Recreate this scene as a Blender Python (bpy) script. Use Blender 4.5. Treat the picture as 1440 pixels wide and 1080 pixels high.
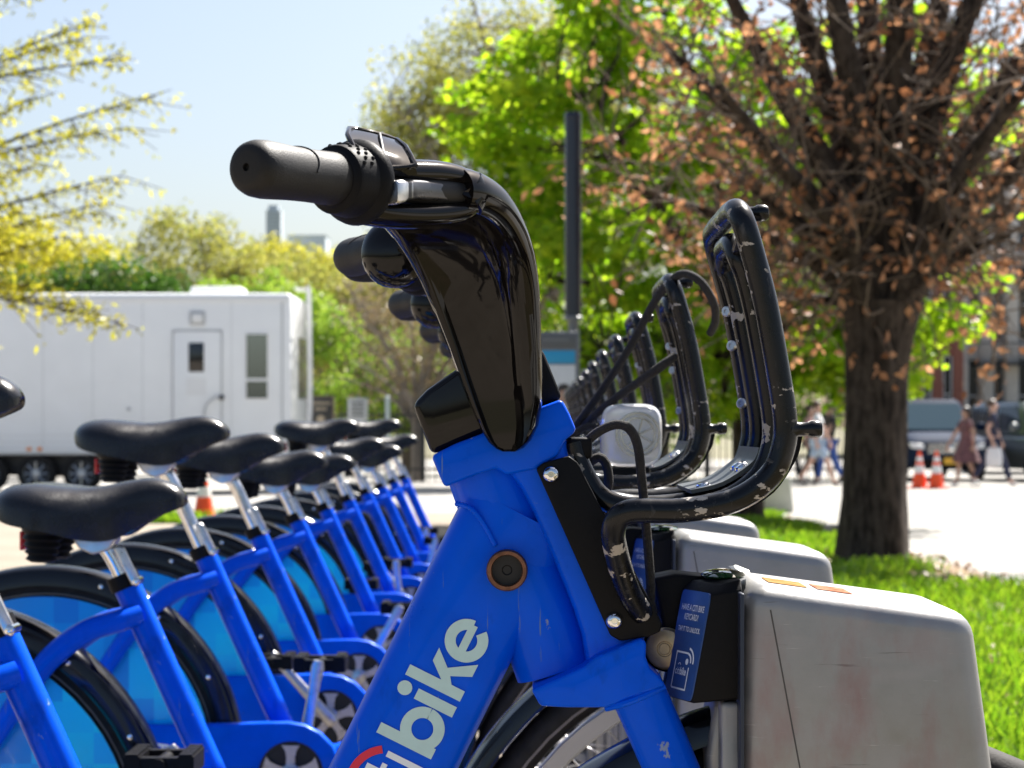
import bpy, bmesh, math, random
import numpy as np
from mathutils import Vector as V, Matrix, Quaternion

for o in list(bpy.data.objects):
    bpy.data.objects.remove(o)
scene = bpy.context.scene
col = scene.collection
R = math.radians
random.seed(7)
rng = np.random.default_rng(11)

# ------------------------------------------------------------------ camera
CAM_Y, EYE, FPX, VX, VY = -1.54, 0.935, 2828.0, 750.0, 602.0   # row recedes along +Y, bikes face +X
cd = bpy.data.cameras.new('camera')
cam = bpy.data.objects.new('camera', cd)
col.objects.link(cam)
cam.location = (0, CAM_Y, EYE)
cam.rotation_euler = (R(90), 0, 0)
cd.sensor_width = 36.0
cd.lens = 36.0 * FPX / 1440.0
cd.shift_x = -(VX - 720.0) / 1440.0
cd.shift_y = (VY - 540.0) / 1440.0
cd.clip_start = 0.05
cd.clip_end = 9000
cd.dof.use_dof = True
cd.dof.focus_distance = 1.50
cd.dof.aperture_fstop = 16.0
scene.camera = cam

# ------------------------------------------------------------------ sky, sun, exposure
SUN = V((0.34, 0.50, 0.80)).normalized()
world = bpy.data.worlds.new('World')
scene.world = world
world.use_nodes = True
wn = world.node_tree.nodes
wl = world.node_tree.links
sky = wn.new('ShaderNodeTexSky')
sky.sky_type = 'NISHITA'
sky.sun_disc = False
sky.sun_elevation = math.asin(SUN.z)
sky.sun_rotation = math.atan2(SUN.x, SUN.y)
sky.air_density = 1.0
sky.dust_density = 2.8
sky.ozone_density = 1.0
bg = wn['Background']
bg.inputs['Strength'].default_value = 0.05
wl.new(sky.outputs[0], bg.inputs['Color'])
sd = bpy.data.lights.new('sun', 'SUN')
sd.energy = 4.6
sd.angle = R(0.53)
sd.color = (1.0, 0.955, 0.89)
sun = bpy.data.objects.new('sun', sd)
col.objects.link(sun)
sun.rotation_euler = SUN.to_track_quat('Z', 'Y').to_euler()
sun.location = (10, 12, 25)
vs = scene.view_settings
vs.view_transform = 'Standard'
vs.look = 'None'
vs.exposure = 1.76
vs.gamma = 1.0
vs.use_curve_mapping = False
scene.render.resolution_x, scene.render.resolution_y = 1024, 768
try:
    scene.cycles.max_bounces = 8
    scene.cycles.transparent_max_bounces = 8
except Exception:
    pass


def W(px, py, y=0.0):
    """survey point: bearing read off the photograph, at the true distance y metres beyond the near bike's plane"""
    k = (y - CAM_Y) / FPX
    return V(((px - VX) * k, y, EYE - (py - VY) * k))


def zg(y):
    """ground height: level at the bike station, then a gentle fall to the street"""
    if y < 7: return 0.0
    if y > 38: return -0.25
    return -0.25 * (y - 7) / 31.0


# ------------------------------------------------------------------ materials
MATS = {}


def mat(name, c, rough=0.5, metal=0.0, coat=0.0, var=0.0, scale=30.0, bump=0.0, bscale=200.0, rvar=0.0, spec=0.5, c2=None, trans=0.0):
    if name in MATS: return MATS[name]
    m = bpy.data.materials.new(name)
    m.use_nodes = True
    nt = m.node_tree
    p = nt.nodes['Principled BSDF']
    p.inputs['Base Color'].default_value = (*c, 1)
    p.inputs['Roughness'].default_value = rough
    p.inputs['Metallic'].default_value = metal
    p.inputs['Coat Weight'].default_value = coat
    p.inputs['Coat Roughness'].default_value = 0.06
    p.inputs['Specular IOR Level'].default_value = spec
    p.inputs['Transmission Weight'].default_value = trans
    tc = None
    if var or rvar or bump or c2:
        tc = nt.nodes.new('ShaderNodeTexCoord')
    if var or rvar or c2:
        n = nt.nodes.new('ShaderNodeTexNoise')
        n.inputs['Scale'].default_value = scale
        n.inputs['Detail'].default_value = 6
        n.inputs['Roughness'].default_value = 0.65
        nt.links.new(tc.outputs['Object'], n.inputs['Vector'])
        if var or c2:
            mx = nt.nodes.new('ShaderNodeMix')
            mx.data_type = 'RGBA'
            d = c2 if c2 else tuple(min(1, x * (1 + var)) for x in c)
            e = c if c2 else tuple(x * (1 - var) for x in c)
            mx.inputs[6].default_value = (*e, 1)
            mx.inputs[7].default_value = (*d, 1)
            mr = nt.nodes.new('ShaderNodeMapRange')
            mr.inputs[1].default_value = 0.3
            mr.inputs[2].default_value = 0.7
            nt.links.new(n.outputs[0], mr.inputs[0])
            nt.links.new(mr.outputs[0], mx.inputs[0])
            nt.links.new(mx.outputs[2], p.inputs['Base Color'])
        if rvar:
            mr = nt.nodes.new('ShaderNodeMapRange')
            mr.inputs[1].default_value = 0.3
            mr.inputs[2].default_value = 0.7
            mr.inputs[3].default_value = max(0.02, rough - rvar)
            mr.inputs[4].default_value = min(1, rough + rvar)
            nt.links.new(n.outputs[0], mr.inputs[0])
            nt.links.new(mr.outputs[0], p.inputs['Roughness'])
    if bump:
        n = nt.nodes.new('ShaderNodeTexNoise')
        n.inputs['Scale'].default_value = bscale
        n.inputs['Detail'].default_value = 4
        nt.links.new(tc.outputs['Object'], n.inputs['Vector'])
        b = nt.nodes.new('ShaderNodeBump')
        b.inputs['Strength'].default_value = bump
        b.inputs['Distance'].default_value = 0.002
        nt.links.new(n.outputs[0], b.inputs['Height'])
        nt.links.new(b.outputs[0], p.inputs['Normal'])
    MATS[name] = m
    return m


def mask_over(m, c, scale, lo, hi, rough=0.7, stretch=(1, 1, 1), detail=8, metal=0.0, off=(0, 0, 0), region=None):
    """wear with a shape of its own: chips, scratches, smears laid over the paint by a thresholded noise"""
    nt = m.node_tree
    p = nt.nodes['Principled BSDF']
    tc = nt.nodes.new('ShaderNodeTexCoord')
    mp = nt.nodes.new('ShaderNodeMapping')
    mp.inputs['Scale'].default_value = stretch
    mp.inputs['Location'].default_value = off
    nt.links.new(tc.outputs['Object'], mp.inputs[0])
    n = nt.nodes.new('ShaderNodeTexNoise')
    n.inputs['Scale'].default_value = scale
    n.inputs['Detail'].default_value = detail
    n.inputs['Roughness'].default_value = 0.6
    nt.links.new(mp.outputs[0], n.inputs['Vector'])
    mr = nt.nodes.new('ShaderNodeMapRange')
    mr.inputs[1].default_value = lo
    mr.inputs[2].default_value = hi
    nt.links.new(n.outputs[0], mr.inputs[0])
    fac = mr.outputs[0]
    if region:
        cen, rad = region
        vm = nt.nodes.new('ShaderNodeVectorMath'); vm.operation = 'DISTANCE'
        nt.links.new(tc.outputs['Object'], vm.inputs[0])
        vm.inputs[1].default_value = cen
        m2 = nt.nodes.new('ShaderNodeMapRange')
        m2.inputs[1].default_value = rad; m2.inputs[2].default_value = rad * 0.6
        nt.links.new(vm.outputs['Value'], m2.inputs[0])
        mm = nt.nodes.new('ShaderNodeMath'); mm.operation = 'MULTIPLY'
        nt.links.new(fac, mm.inputs[0]); nt.links.new(m2.outputs[0], mm.inputs[1])
        fac = mm.outputs[0]
    for sock, val in (('Base Color', (*c, 1)), ('Roughness', rough), ('Metallic', metal), ('Coat Weight', 0.0)):
        s = p.inputs[sock]
        mx = nt.nodes.new('ShaderNodeMix')
        if sock == 'Base Color':
            mx.data_type = 'RGBA'; a, b, o = mx.inputs[6], mx.inputs[7], mx.outputs[2]
        else:
            mx.data_type = 'FLOAT'; a, b, o = mx.inputs[2], mx.inputs[3], mx.outputs[0]
        if s.is_linked:
            src = s.links[0].from_socket
            nt.links.new(src, a)
        else:
            a.default_value = s.default_value
        b.default_value = val
        nt.links.new(fac, mx.inputs[0])
        nt.links.new(o, s)
    return m


def leaf_mat(name, c1, c2, trans=0.5):
    m = bpy.data.materials.new(name)
    m.use_nodes = True
    nt = m.node_tree
    nt.nodes.remove(nt.nodes['Principled BSDF'])
    out = nt.nodes['Material Output']
    g = nt.nodes.new('ShaderNodeNewGeometry')
    mx = nt.nodes.new('ShaderNodeMix'); mx.data_type = 'RGBA'
    mx.inputs[6].default_value = (*c1, 1); mx.inputs[7].default_value = (*c2, 1)
    nt.links.new(g.outputs['Random Per Island'], mx.inputs[0])
    d = nt.nodes.new('ShaderNodeBsdfPrincipled')
    d.inputs['Roughness'].default_value = 0.45
    d.inputs['Specular IOR Level'].default_value = 0.35
    t = nt.nodes.new('ShaderNodeBsdfTranslucent')
    nt.links.new(mx.outputs[2], d.inputs['Base Color'])
    nt.links.new(mx.outputs[2], t.inputs['Color'])
    s = nt.nodes.new('ShaderNodeMixShader')
    s.inputs[0].default_value = trans
    nt.links.new(d.outputs[0], s.inputs[1]); nt.links.new(t.outputs[0], s.inputs[2])
    nt.links.new(s.outputs[0], out.inputs['Surface'])
    return m


BLUE = mat('blue_paint', (0.0001, 0.082, 0.70), 0.30, coat=0.10, spec=0.25, var=0.14, scale=9, rvar=0.07, bump=0.05, bscale=60)
mask_over(BLUE, (0.22, 0.27, 0.42), 75, 0.665, 0.69, stretch=(1, 1, 0.6))
mask_over(BLUE, (0.10, 0.17, 0.42), 20, 0.66, 0.70, rough=0.6, stretch=(9, 1, 0.7), off=(2, 5, 1))
mask_over(BLUE, (0.002, 0.035, 0.30), 22, 0.60, 0.80, rough=0.6, stretch=(1, 1, 0.5), off=(4, 2, 7))
BLUE_CLEAN = mat('blue_paint_guard', (0.0001, 0.082, 0.68), 0.34, coat=0.06, spec=0.25, var=0.12, scale=14, rvar=0.06)
for _m in (BLUE, BLUE_CLEAN): _m.node_tree.nodes['Principled BSDF'].inputs['Specular Tint'].default_value = (0.15, 0.45, 1, 1)
GLOSS = mat('gloss_black_plastic', (0.005, 0.0042, 0.004), 0.09, spec=0.26, rvar=0.05, scale=25)
mask_over(GLOSS, (0.05, 0.046, 0.042), 160, 0.72, 0.82, stretch=(1, 1, 0.25), rough=0.5)
PLAST = mat('black_plastic', (0.0065, 0.0065, 0.0075), 0.50, spec=0.10, var=0.25, scale=40, rvar=0.1, bump=0.1, bscale=500)
RUBBER = mat('black_rubber', (0.0085, 0.0080, 0.0080), 0.58, spec=0.3, var=0.3, scale=35, bump=0.15, bscale=900, rvar=0.08)
SADDLE = mat('saddle_vinyl', (0.0065, 0.0065, 0.008), 0.26, spec=0.45, var=0.3, scale=30, bump=0.12, bscale=260, rvar=0.09)
TUBE = mat('worn_black_paint', (0.0045, 0.005, 0.0065), 0.26, spec=0.28, var=0.3, scale=20, rvar=0.12, bump=0.06, bscale=120)
mask_over(TUBE, (0.055, 0.055, 0.058), 120, 0.60, 0.78, stretch=(1, 1, 0.4), rough=0.6, off=(3, 1, 2))
mask_over(TUBE, (0.34, 0.31, 0.275), 30, 0.610, 0.618, stretch=(0.8, 1, 1), rough=0.75)
for _c, _r in (((0.462, -0.118, 0.877), 0.045), ((0.498, -0.118, 0.953), 0.016), ((0.478, -0.118, 1.058), 0.018), ((0.490, -0.118, 0.899), 0.012), ((0.519, -0.112, 0.936), 0.009)):
    mask_over(TUBE, (0.36, 0.33, 0.295), 85, 0.575, 0.59, rough=0.75, stretch=(0.6, 1, 1.3), region=(_c, _r))
CABLE = mat('braided_cable', (0.020, 0.018, 0.017), 0.9, var=0.5, scale=300, bump=0.9, bscale=900)
CHROME = mat('chrome', (0.75, 0.75, 0.76), 0.14, metal=1.0, rvar=0.08, scale=40)
STEEL = mat('brushed_steel', (0.55, 0.54, 0.53), 0.33, metal=1.0, var=0.15, scale=60, rvar=0.1)
WARMST = mat('cast_bracket', (0.62, 0.57, 0.50), 0.35, metal=0.8, var=0.15, scale=50)
RUST = mat('rusty_ring', (0.16, 0.075, 0.045), 0.45, metal=0.7, var=0.4, scale=150)
DARK = mat('dark_cavity', (0.006, 0.006, 0.007), 0.6)
TYRE = mat('tyre', (0.020, 0.018, 0.017), 0.75, spec=0.25, var=0.35, scale=60, bump=0.2, bscale=400)
RIM = mat('rim', (0.38, 0.38, 0.385), 0.35, metal=0.7)
TAN = mat('tyre_stripe', (0.20, 0.165, 0.14), 0.7, var=0.2)
FENDER = mat('fender', (0.0035, 0.0045, 0.0075), 0.14, spec=0.4, rvar=0.08, scale=15)
mask_over(FENDER, (0.05, 0.045, 0.04), 25, 0.66, 0.80, stretch=(0.4, 1, 1), rough=0.7)
LETTER = mat('lettering_pale', (0.47, 0.66, 0.66), 0.5, var=0.05, scale=80)
LETTER_W = mat('lettering_white', (0.75, 0.80, 0.86), 0.5)
RED = mat('red_print', (0.65, 0.012, 0.05), 0.45)
LABEL = mat('blue_label', (0.032, 0.085, 0.27), 0.36, spec=0.3, rvar=0.08, scale=60)
BRASS = mat('brass_lock', (0.46, 0.35, 0.21), 0.42, metal=0.6, var=0.15, scale=120)
ALU = mat('dock_aluminium', (0.285, 0.283, 0.280), 0.42, metal=0.55, spec=0.15, var=0.09, scale=26, rvar=0.09, bump=0.05, bscale=350)
mask_over(ALU, (0.32, 0.305, 0.295), 9, 0.50, 0.75, rough=0.55, stretch=(1, 1, 3))
mask_over(ALU, (0.17, 0.165, 0.16), 7, 0.66, 0.74, rough=0.6, stretch=(2, 1, 38), off=(1, 0, 3))
mask_over(ALU, (0.42, 0.41, 0.40), 9, 0.68, 0.74, rough=0.35, stretch=(3, 1, 60), off=(5, 0, 1))
ALU_RED = ALU.copy()
ALU_RED.name = 'dock_aluminium_smeared'
mask_over(ALU_RED, (0.25, 0.08, 0.07), 26, 0.46, 1.05, rough=0.55, stretch=(1.3, 1, 0.55), region=((-0.045, -0.085, 0.715), 0.11))
BOOT = mat('bellows', (0.005, 0.005, 0.005), 0.6, spec=0.3)
LEVER = mat('lever_alloy', (0.10, 0.10, 0.105), 0.32, metal=0.8, rvar=0.1, scale=60)
PLATEG = mat('carrier_plate', (0.06, 0.068, 0.072), 0.45, metal=0.3, var=0.2, scale=50)
LEDGREEN = mat('green_lens', (0.01, 0.05, 0.015), 0.08, coat=1.0)
AMBER = mat('amber_reflector', (0.9, 0.25, 0.01), 0.2)
REDREF = mat('red_reflector', (0.6, 0.02, 0.02), 0.2)
CLEAR = mat('clear_plastic', (0.88, 0.89, 0.90), 0.12, trans=0.55, coat=0.5, var=0.05, scale=60)


def panel_mat():
    m = bpy.data.materials.new('mosaic_panel')
    m.use_nodes = True
    nt = m.node_tree
    p = nt.nodes['Principled BSDF']
    p.inputs['Roughness'].default_value = 0.28
    p.inputs['Coat Weight'].default_value = 0.2
    tc = nt.nodes.new('ShaderNodeTexCoord')
    sn = nt.nodes.new('ShaderNodeVectorMath'); sn.operation = 'SNAP'
    sn.inputs[1].default_value = (0.045, 5.0, 0.045)
    nt.links.new(tc.outputs['Object'], sn.inputs[0])
    wnz = nt.nodes.new('ShaderNodeTexWhiteNoise'); wnz.noise_dimensions = '3D'
    nt.links.new(sn.outputs[0], wnz.inputs[0])
    sp = nt.nodes.new('ShaderNodeSeparateXYZ')
    nt.links.new(sn.outputs[0], sp.inputs[0])
    mr = nt.nodes.new('ShaderNodeMapRange')
    mr.inputs[1].default_value = -0.54; mr.inputs[2].default_value = -0.04
    nt.links.new(sp.outputs[0], mr.inputs[0])
    mz = nt.nodes.new('ShaderNodeMath'); mz.operation = 'MULTIPLY_ADD'
    nt.links.new(wnz.outputs[0], mz.inputs[0]); mz.inputs[1].default_value = 0.30
    nt.links.new(mr.outputs[0], mz.inputs[2])
    rp = nt.nodes.new('ShaderNodeValToRGB')
    rp.color_ramp.elements[0].position = 0.10
    rp.color_ramp.elements[0].color = (0.001, 0.16, 0.62, 1)
    rp.color_ramp.elements[1].position = 0.85
    rp.color_ramp.elements[1].color = (0.006, 0.72, 0.95, 1)
    e = rp.color_ramp.elements.new(0.45)
    e.color = (0.001, 0.43, 0.92, 1)
    nt.links.new(mz.outputs[0], rp.inputs[0])
    nt.links.new(rp.outputs[0], p.inputs['Base Color'])
    return m


PANEL = panel_mat()


# ------------------------------------------------------------------ mesh helpers
def crom(pts, n=6):
    """smooth curve through the points"""
    P = [V(p) for p in pts]
    if len(P) < 3: return P
    out = []
    for i in range(len(P) - 1):
        a = P[max(i - 1, 0)]; b = P[i]; c = P[i + 1]; d = P[min(i + 2, len(P) - 1)]
        for k in range(n):
            t = k / n
            out.append(0.5 * ((2 * b) + (c - a) * t + (2 * a - 5 * b + 4 * c - d) * t * t + (3 * b - a - 3 * c + d) * t ** 3))
    out.append(P[-1])
    return out


class MB:
    def __init__(s): s.v = []; s.f = []

    def add(s, vs, fs):
        n = len(s.v)
        s.v += [tuple(v) for v in vs]
        s.f += [tuple(i + n for i in f) for f in fs]
        return s

    def tube(s, pts, r, seg=12, smooth=6, caps=True, ell=1.0, ref=None):
        P = crom(pts, smooth) if smooth > 1 else [V(p) for p in pts]
        n = len(P)
        if isinstance(r, (int, float)): rr = [r] * n
        else:
            rr = list(np.interp(np.linspace(0, 1, n), np.linspace(0, 1, len(r)), r))
        T = [(P[min(i + 1, n - 1)] - P[max(i - 1, 0)]).normalized() for i in range(n)]
        if ref is None:
            ref = V((0, 1, 0)) if abs(T[0].y) < 0.9 else V((0, 0, 1))
        N = (V(ref) - T[0] * T[0].dot(V(ref))).normalized()
        vs, fs = [], []
        for i in range(n):
            N = (N - T[i] * N.dot(T[i])).normalized()
            B = T[i].cross(N)
            for k in range(seg):
                a = 2 * math.pi * k / seg
                vs.append(P[i] + N * (math.cos(a) * rr[i] * ell) + B * (math.sin(a) * rr[i]))
        for i in range(n - 1):
            for k in range(seg):
                k2 = (k + 1) % seg
                fs.append((i * seg + k, i * seg + k2, (i + 1) * seg + k2, (i + 1) * seg + k))
        if caps:
            fs.append(tuple(range(seg))[::-1]); fs.append(tuple((n - 1) * seg + k for k in range(seg)))
        return s.add(vs, fs)

    def loft(s, secs, caps=True, closed=True):
        m = len(secs[0]); vs = [p for q in secs for p in q]; fs = []
        for i in range(len(secs) - 1):
            for k in range(m if closed else m - 1):
                k2 = (k + 1) % m
                fs.append((i * m + k, i * m + k2, (i + 1) * m + k2, (i + 1) * m + k))
        if caps:
            fs.append(tuple(range(m))[::-1]); fs.append(tuple((len(secs) - 1) * m + k for k in range(m)))
        return s.add(vs, fs)

    def lathe(s, o, axis, prof, seg=24):
        """prof: (distance along axis, radius)"""
        o = V(o); ax = V(axis).normalized()
        N = ax.orthogonal().normalized(); B = ax.cross(N)
        secs = []
        for t, r in prof:
            secs.append([o + ax * t + N * (math.cos(2 * math.pi * k / seg) * max(r, 1e-5)) + B * (math.sin(2 * math.pi * k / seg) * max(r, 1e-5)) for k in range(seg)])
        return s.loft(secs)

    def box(s, a, b):
        (x0, y0, z0), (x1, y1, z1) = a, b
        vs = [(x0, y0, z0), (x1, y0, z0), (x1, y1, z0), (x0, y1, z0), (x0, y0, z1), (x1, y0, z1), (x1, y1, z1), (x0, y1, z1)]
        return s.add(vs, [(0, 3, 2, 1), (4, 5, 6, 7), (0, 1, 5, 4), (1, 2, 6, 5), (2, 3, 7, 6), (3, 0, 4, 7)])

    def prism(s, xz, y0, y1):
        """outline in the XZ plane, extruded from y0 to y1"""
        n = len(xz)
        vs = [(p[0], y0, p[1]) for p in xz] + [(p[0], y1, p[1]) for p in xz]
        fs = [tuple(range(n)), tuple(range(2 * n - 1, n - 1, -1))]
        fs += [((i + 1) % n, i, n + i, n + (i + 1) % n) for i in range(n)]
        return s.add(vs, fs)

    def sphere(s, c, r, seg=12, rings=8, sc=(1, 1, 1)):
        c = V(c); secs = []
        for i in range(rings + 1):
            t = math.pi * i / rings
            secs.append([c + V((sc[0] * r * max(math.sin(t), 1e-4) * math.cos(2 * math.pi * k / seg), sc[1] * r * max(math.sin(t), 1e-4) * math.sin(2 * math.pi * k / seg), -sc[2] * r * math.cos(t))) for k in range(seg)])
        return s.loft(secs)

    def build(s, name, m, parent=None, bevel=0.0, seg=3, angle=40, org=None, smooth=True, kind=None):
        me = bpy.data.meshes.new(name)
        if org is None: org = parent_origin(parent)
        vs = [(v[0] - org[0], v[1] - org[1], v[2] - org[2]) for v in s.v]
        me.from_pydata(vs, [], s.f)
        bm = bmesh.new(); bm.from_mesh(me)
        bmesh.ops.recalc_face_normals(bm, faces=bm.faces)
        if bevel:
            es = [e for e in bm.edges if len(e.link_faces) == 2 and e.calc_face_angle(0) > R(28)]
            bmesh.ops.bevel(bm, geom=es, offset=bevel, segments=seg, profile=0.5, affect='EDGES', clamp_overlap=True)
        bm.to_mesh(me); bm.free()
        me.materials.append(m)
        if smooth:
            me.polygons.foreach_set('use_smooth', [True] * len(me.polygons))
            me.set_sharp_from_angle(angle=R(angle))
        o = bpy.data.objects.new(name, me)
        col.objects.link(o)
        if parent:
            o.parent = parent
            o.location = V(org) - V(parent_origin(parent))
        else:
            o.location = org
        o['org'] = tuple(org)
        if kind: o['kind'] = kind
        return o


def parent_origin(p):
    if p is None: return (0, 0, 0)
    return tuple(p['org']) if 'org' in p else tuple(p.location)


def empty(name, loc, label=None, cat=None, group=None, rz=0):
    o = bpy.data.objects.new(name, None)
    o.empty_display_size = 0.1
    col.objects.link(o)
    o.location = loc
    o.rotation_euler = (0, 0, rz)
    o['org'] = tuple(loc)
    tag(o, label, cat, group)
    return o


def tag(o, label=None, cat=None, group=None, kind=None):
    if label: o['label'] = label
    if cat: o['category'] = cat
    if group: o['group'] = group
    if kind: o['kind'] = kind
    return o


def copy_tree(o, parent=None):
    c = o.copy()
    col.objects.link(c)
    c.parent = parent
    for ch in o.children:
        copy_tree(ch, c)
    return c


def pxz(pts, y):
    return [(W(a, b, y).x, W(a, b, y).z) for a, b in pts]


def rrect(n, a, b, e=4.0):
    """superellipse ring"""
    out = []
    for k in range(n):
        t = 2 * math.pi * k / n
        c, s_ = math.cos(t), math.sin(t)
        out.append((a * math.copysign(abs(c) ** (2 / e), c), b * math.copysign(abs(s_) ** (2 / e), s_)))
    return out


def text_verts(s, size, offset=0.0, align='CENTER'):
    cu = bpy.data.curves.new('t', 'FONT')
    cu.body = s; cu.size = size; cu.offset = offset; cu.align_x = align
    cu.resolution_u = 3
    ob = bpy.data.objects.new('t', cu)
    col.objects.link(ob)
    dg = bpy.context.evaluated_depsgraph_get()
    me = bpy.data.meshes.new_from_object(ob.evaluated_get(dg))
    vs = [tuple(v.co) for v in me.vertices]; fs = [tuple(p.vertices) for p in me.polygons]
    bpy.data.objects.remove(ob); bpy.data.curves.remove(cu); bpy.data.meshes.remove(me)
    return vs, fs


def on_plane(mb, vf, o, ux, uy, sx=1.0):
    vs, fs = vf
    mb.add([V(o) + V(ux) * (v[0] * sx) + V(uy) * v[1] for v in vs], fs)


def ribbon(pts, w):
    """flat stroke of width w along 2-D points"""
    n = len(pts); vs = []; fs = []
    for i in range(n):
        a = pts[max(i - 1, 0)]; b = pts[min(i + 1, n - 1)]
        d = V((b[0] - a[0], b[1] - a[1])).normalized(); nn = V((-d.y, d.x)) * (w / 2)
        vs += [(pts[i][0] + nn.x, pts[i][1] + nn.y), (pts[i][0] - nn.x, pts[i][1] - nn.y)]
    for i in range(n - 1): fs.append((2 * i, 2 * i + 1, 2 * i + 3, 2 * i + 2))
    return vs, fs


def arc2(cx, cy, r, a0, a1, n=24, ry=None):
    ry = ry or r
    return [(cx + r * math.cos(R(a0 + (a1 - a0) * i / n)), cy + ry * math.sin(R(a0 + (a1 - a0) * i / n))) for i in range(n + 1)]

# ================================================================== share bike
BX = -0.32
NBIKE, PITCH = 12, 0.70
REAR = V((-0.879, 0, 0.331))
FRONT = V((0.238, 0, 0.372))
BBK = V((-0.43, 0, 0.322))


def ring_yz(c, r, prof, a0, a1, n=40):
    """sweep a (radial, y) profile round a wheel centre"""
    secs = []
    for i in range(n + 1):
        a = R(a0 + (a1 - a0) * i / n)
        secs.append([V((c.x + (r + p[0]) * math.cos(a), c.y + p[1], c.z + (r + p[0]) * math.sin(a))) for p in prof])
    return secs


def wheel(parent, c, ro, rim_r, name):
    t = MB()
    prof = [(0.019 * math.cos(2 * math.pi * k / 10) - 0.019, 0.021 * math.sin(2 * math.pi * k / 10)) for k in range(10)]
    t.loft(ring_yz(c, ro, prof, 0, 360, 56), caps=False)
    tw = t.build('tyre', TYRE, parent)
    st = MB()
    st.loft(ring_yz(c, ro - 0.026, [(0.0015, -0.0187), (0.0015, -0.0203), (-0.0015, -0.0203), (-0.0015, -0.0187)], 0, 360, 56), caps=False)
    st.build('sidewall_stripe', TAN, tw)
    rm = MB()
    rm.loft(ring_yz(c, rim_r, [(0, -0.014), (0, 0.014), (-0.018, 0.012), (-0.022, 0), (-0.018, -0.012)], 0, 360, 56), caps=False)
    rw = rm.build('rim', RIM, parent)
    sp = MB()
    for i in range(24):
        a = 2 * math.pi * i / 24; b = a + (0.5 if i % 4 < 2 else -0.5)
        s = 0.025 * (1 if i % 2 else -1)
        sp.tube([c + V((0.03 * math.cos(b), s, 0.03 * math.sin(b))), c + V(((rim_r - 0.018) * math.cos(a), 0, (rim_r - 0.018) * math.sin(a)))], 0.0012, 5, 1)
    sp.build('spokes', STEEL, rw)
    hb = MB().lathe(c + V((0, -0.055, 0)), (0, 1, 0), [(0, 0.008), (0.01, 0.012), (0.02, 0.03), (0.09, 0.03), (0.1, 0.012), (0.11, 0.008)], 16)
    hb.build('hub', STEEL, parent)


def saddle_mesh():
    st = [(-0.776, .050, .838, .822), (-0.766, .078, .848, .808), (-0.745, .100, .856, .799), (-0.715, .110, .858, .793), (-0.685, .107, .855, .787),
          (-0.655, .094, .852, .778), (-0.625, .076, .853, .773), (-0.598, .058, .857, .776), (-0.572, .044, .861, .792),
          (-0.548, .036, .861, .806), (-0.528, .031, .855, .814), (-0.514, .025, .846, .820), (-0.507, .013, .837, .826)]
    xs = np.array([s[0] for s in st]); out = []
    u = np.linspace(0, len(st) - 1, 40)
    S = np.array(st)
    cols = []
    for j in range(4):
        # smooth interpolation
        y = S[:, j]
        pts = crom([V((i, y[i], 0)) for i in range(len(y))], 3)
        cols.append([p.y for p in pts])
    secs = []
    for x, hw, zt, zb in zip(*cols):
        ring = []
        for k in range(17):
            a = -math.pi / 2 + math.pi * k / 16
            sy = math.copysign(abs(math.sin(a)) ** 0.85, math.sin(a))
            cz = max(math.cos(a), 0) ** 0.55
            dip = 0.006 * math.exp(-(sy / 0.25) ** 2) * max(0, min(1, (-0.60 - x) / 0.06))
            ring.append(V((x, hw * sy, zb + (zt - zb) * cz - dip)))
        for k in range(1, 8):
            yy = hw * (1 - 2 * k / 8) * 0.96
            ring.append(V((x, yy, zb + 0.006)))
        secs.append(ring)
    return MB().loft(secs)


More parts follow.
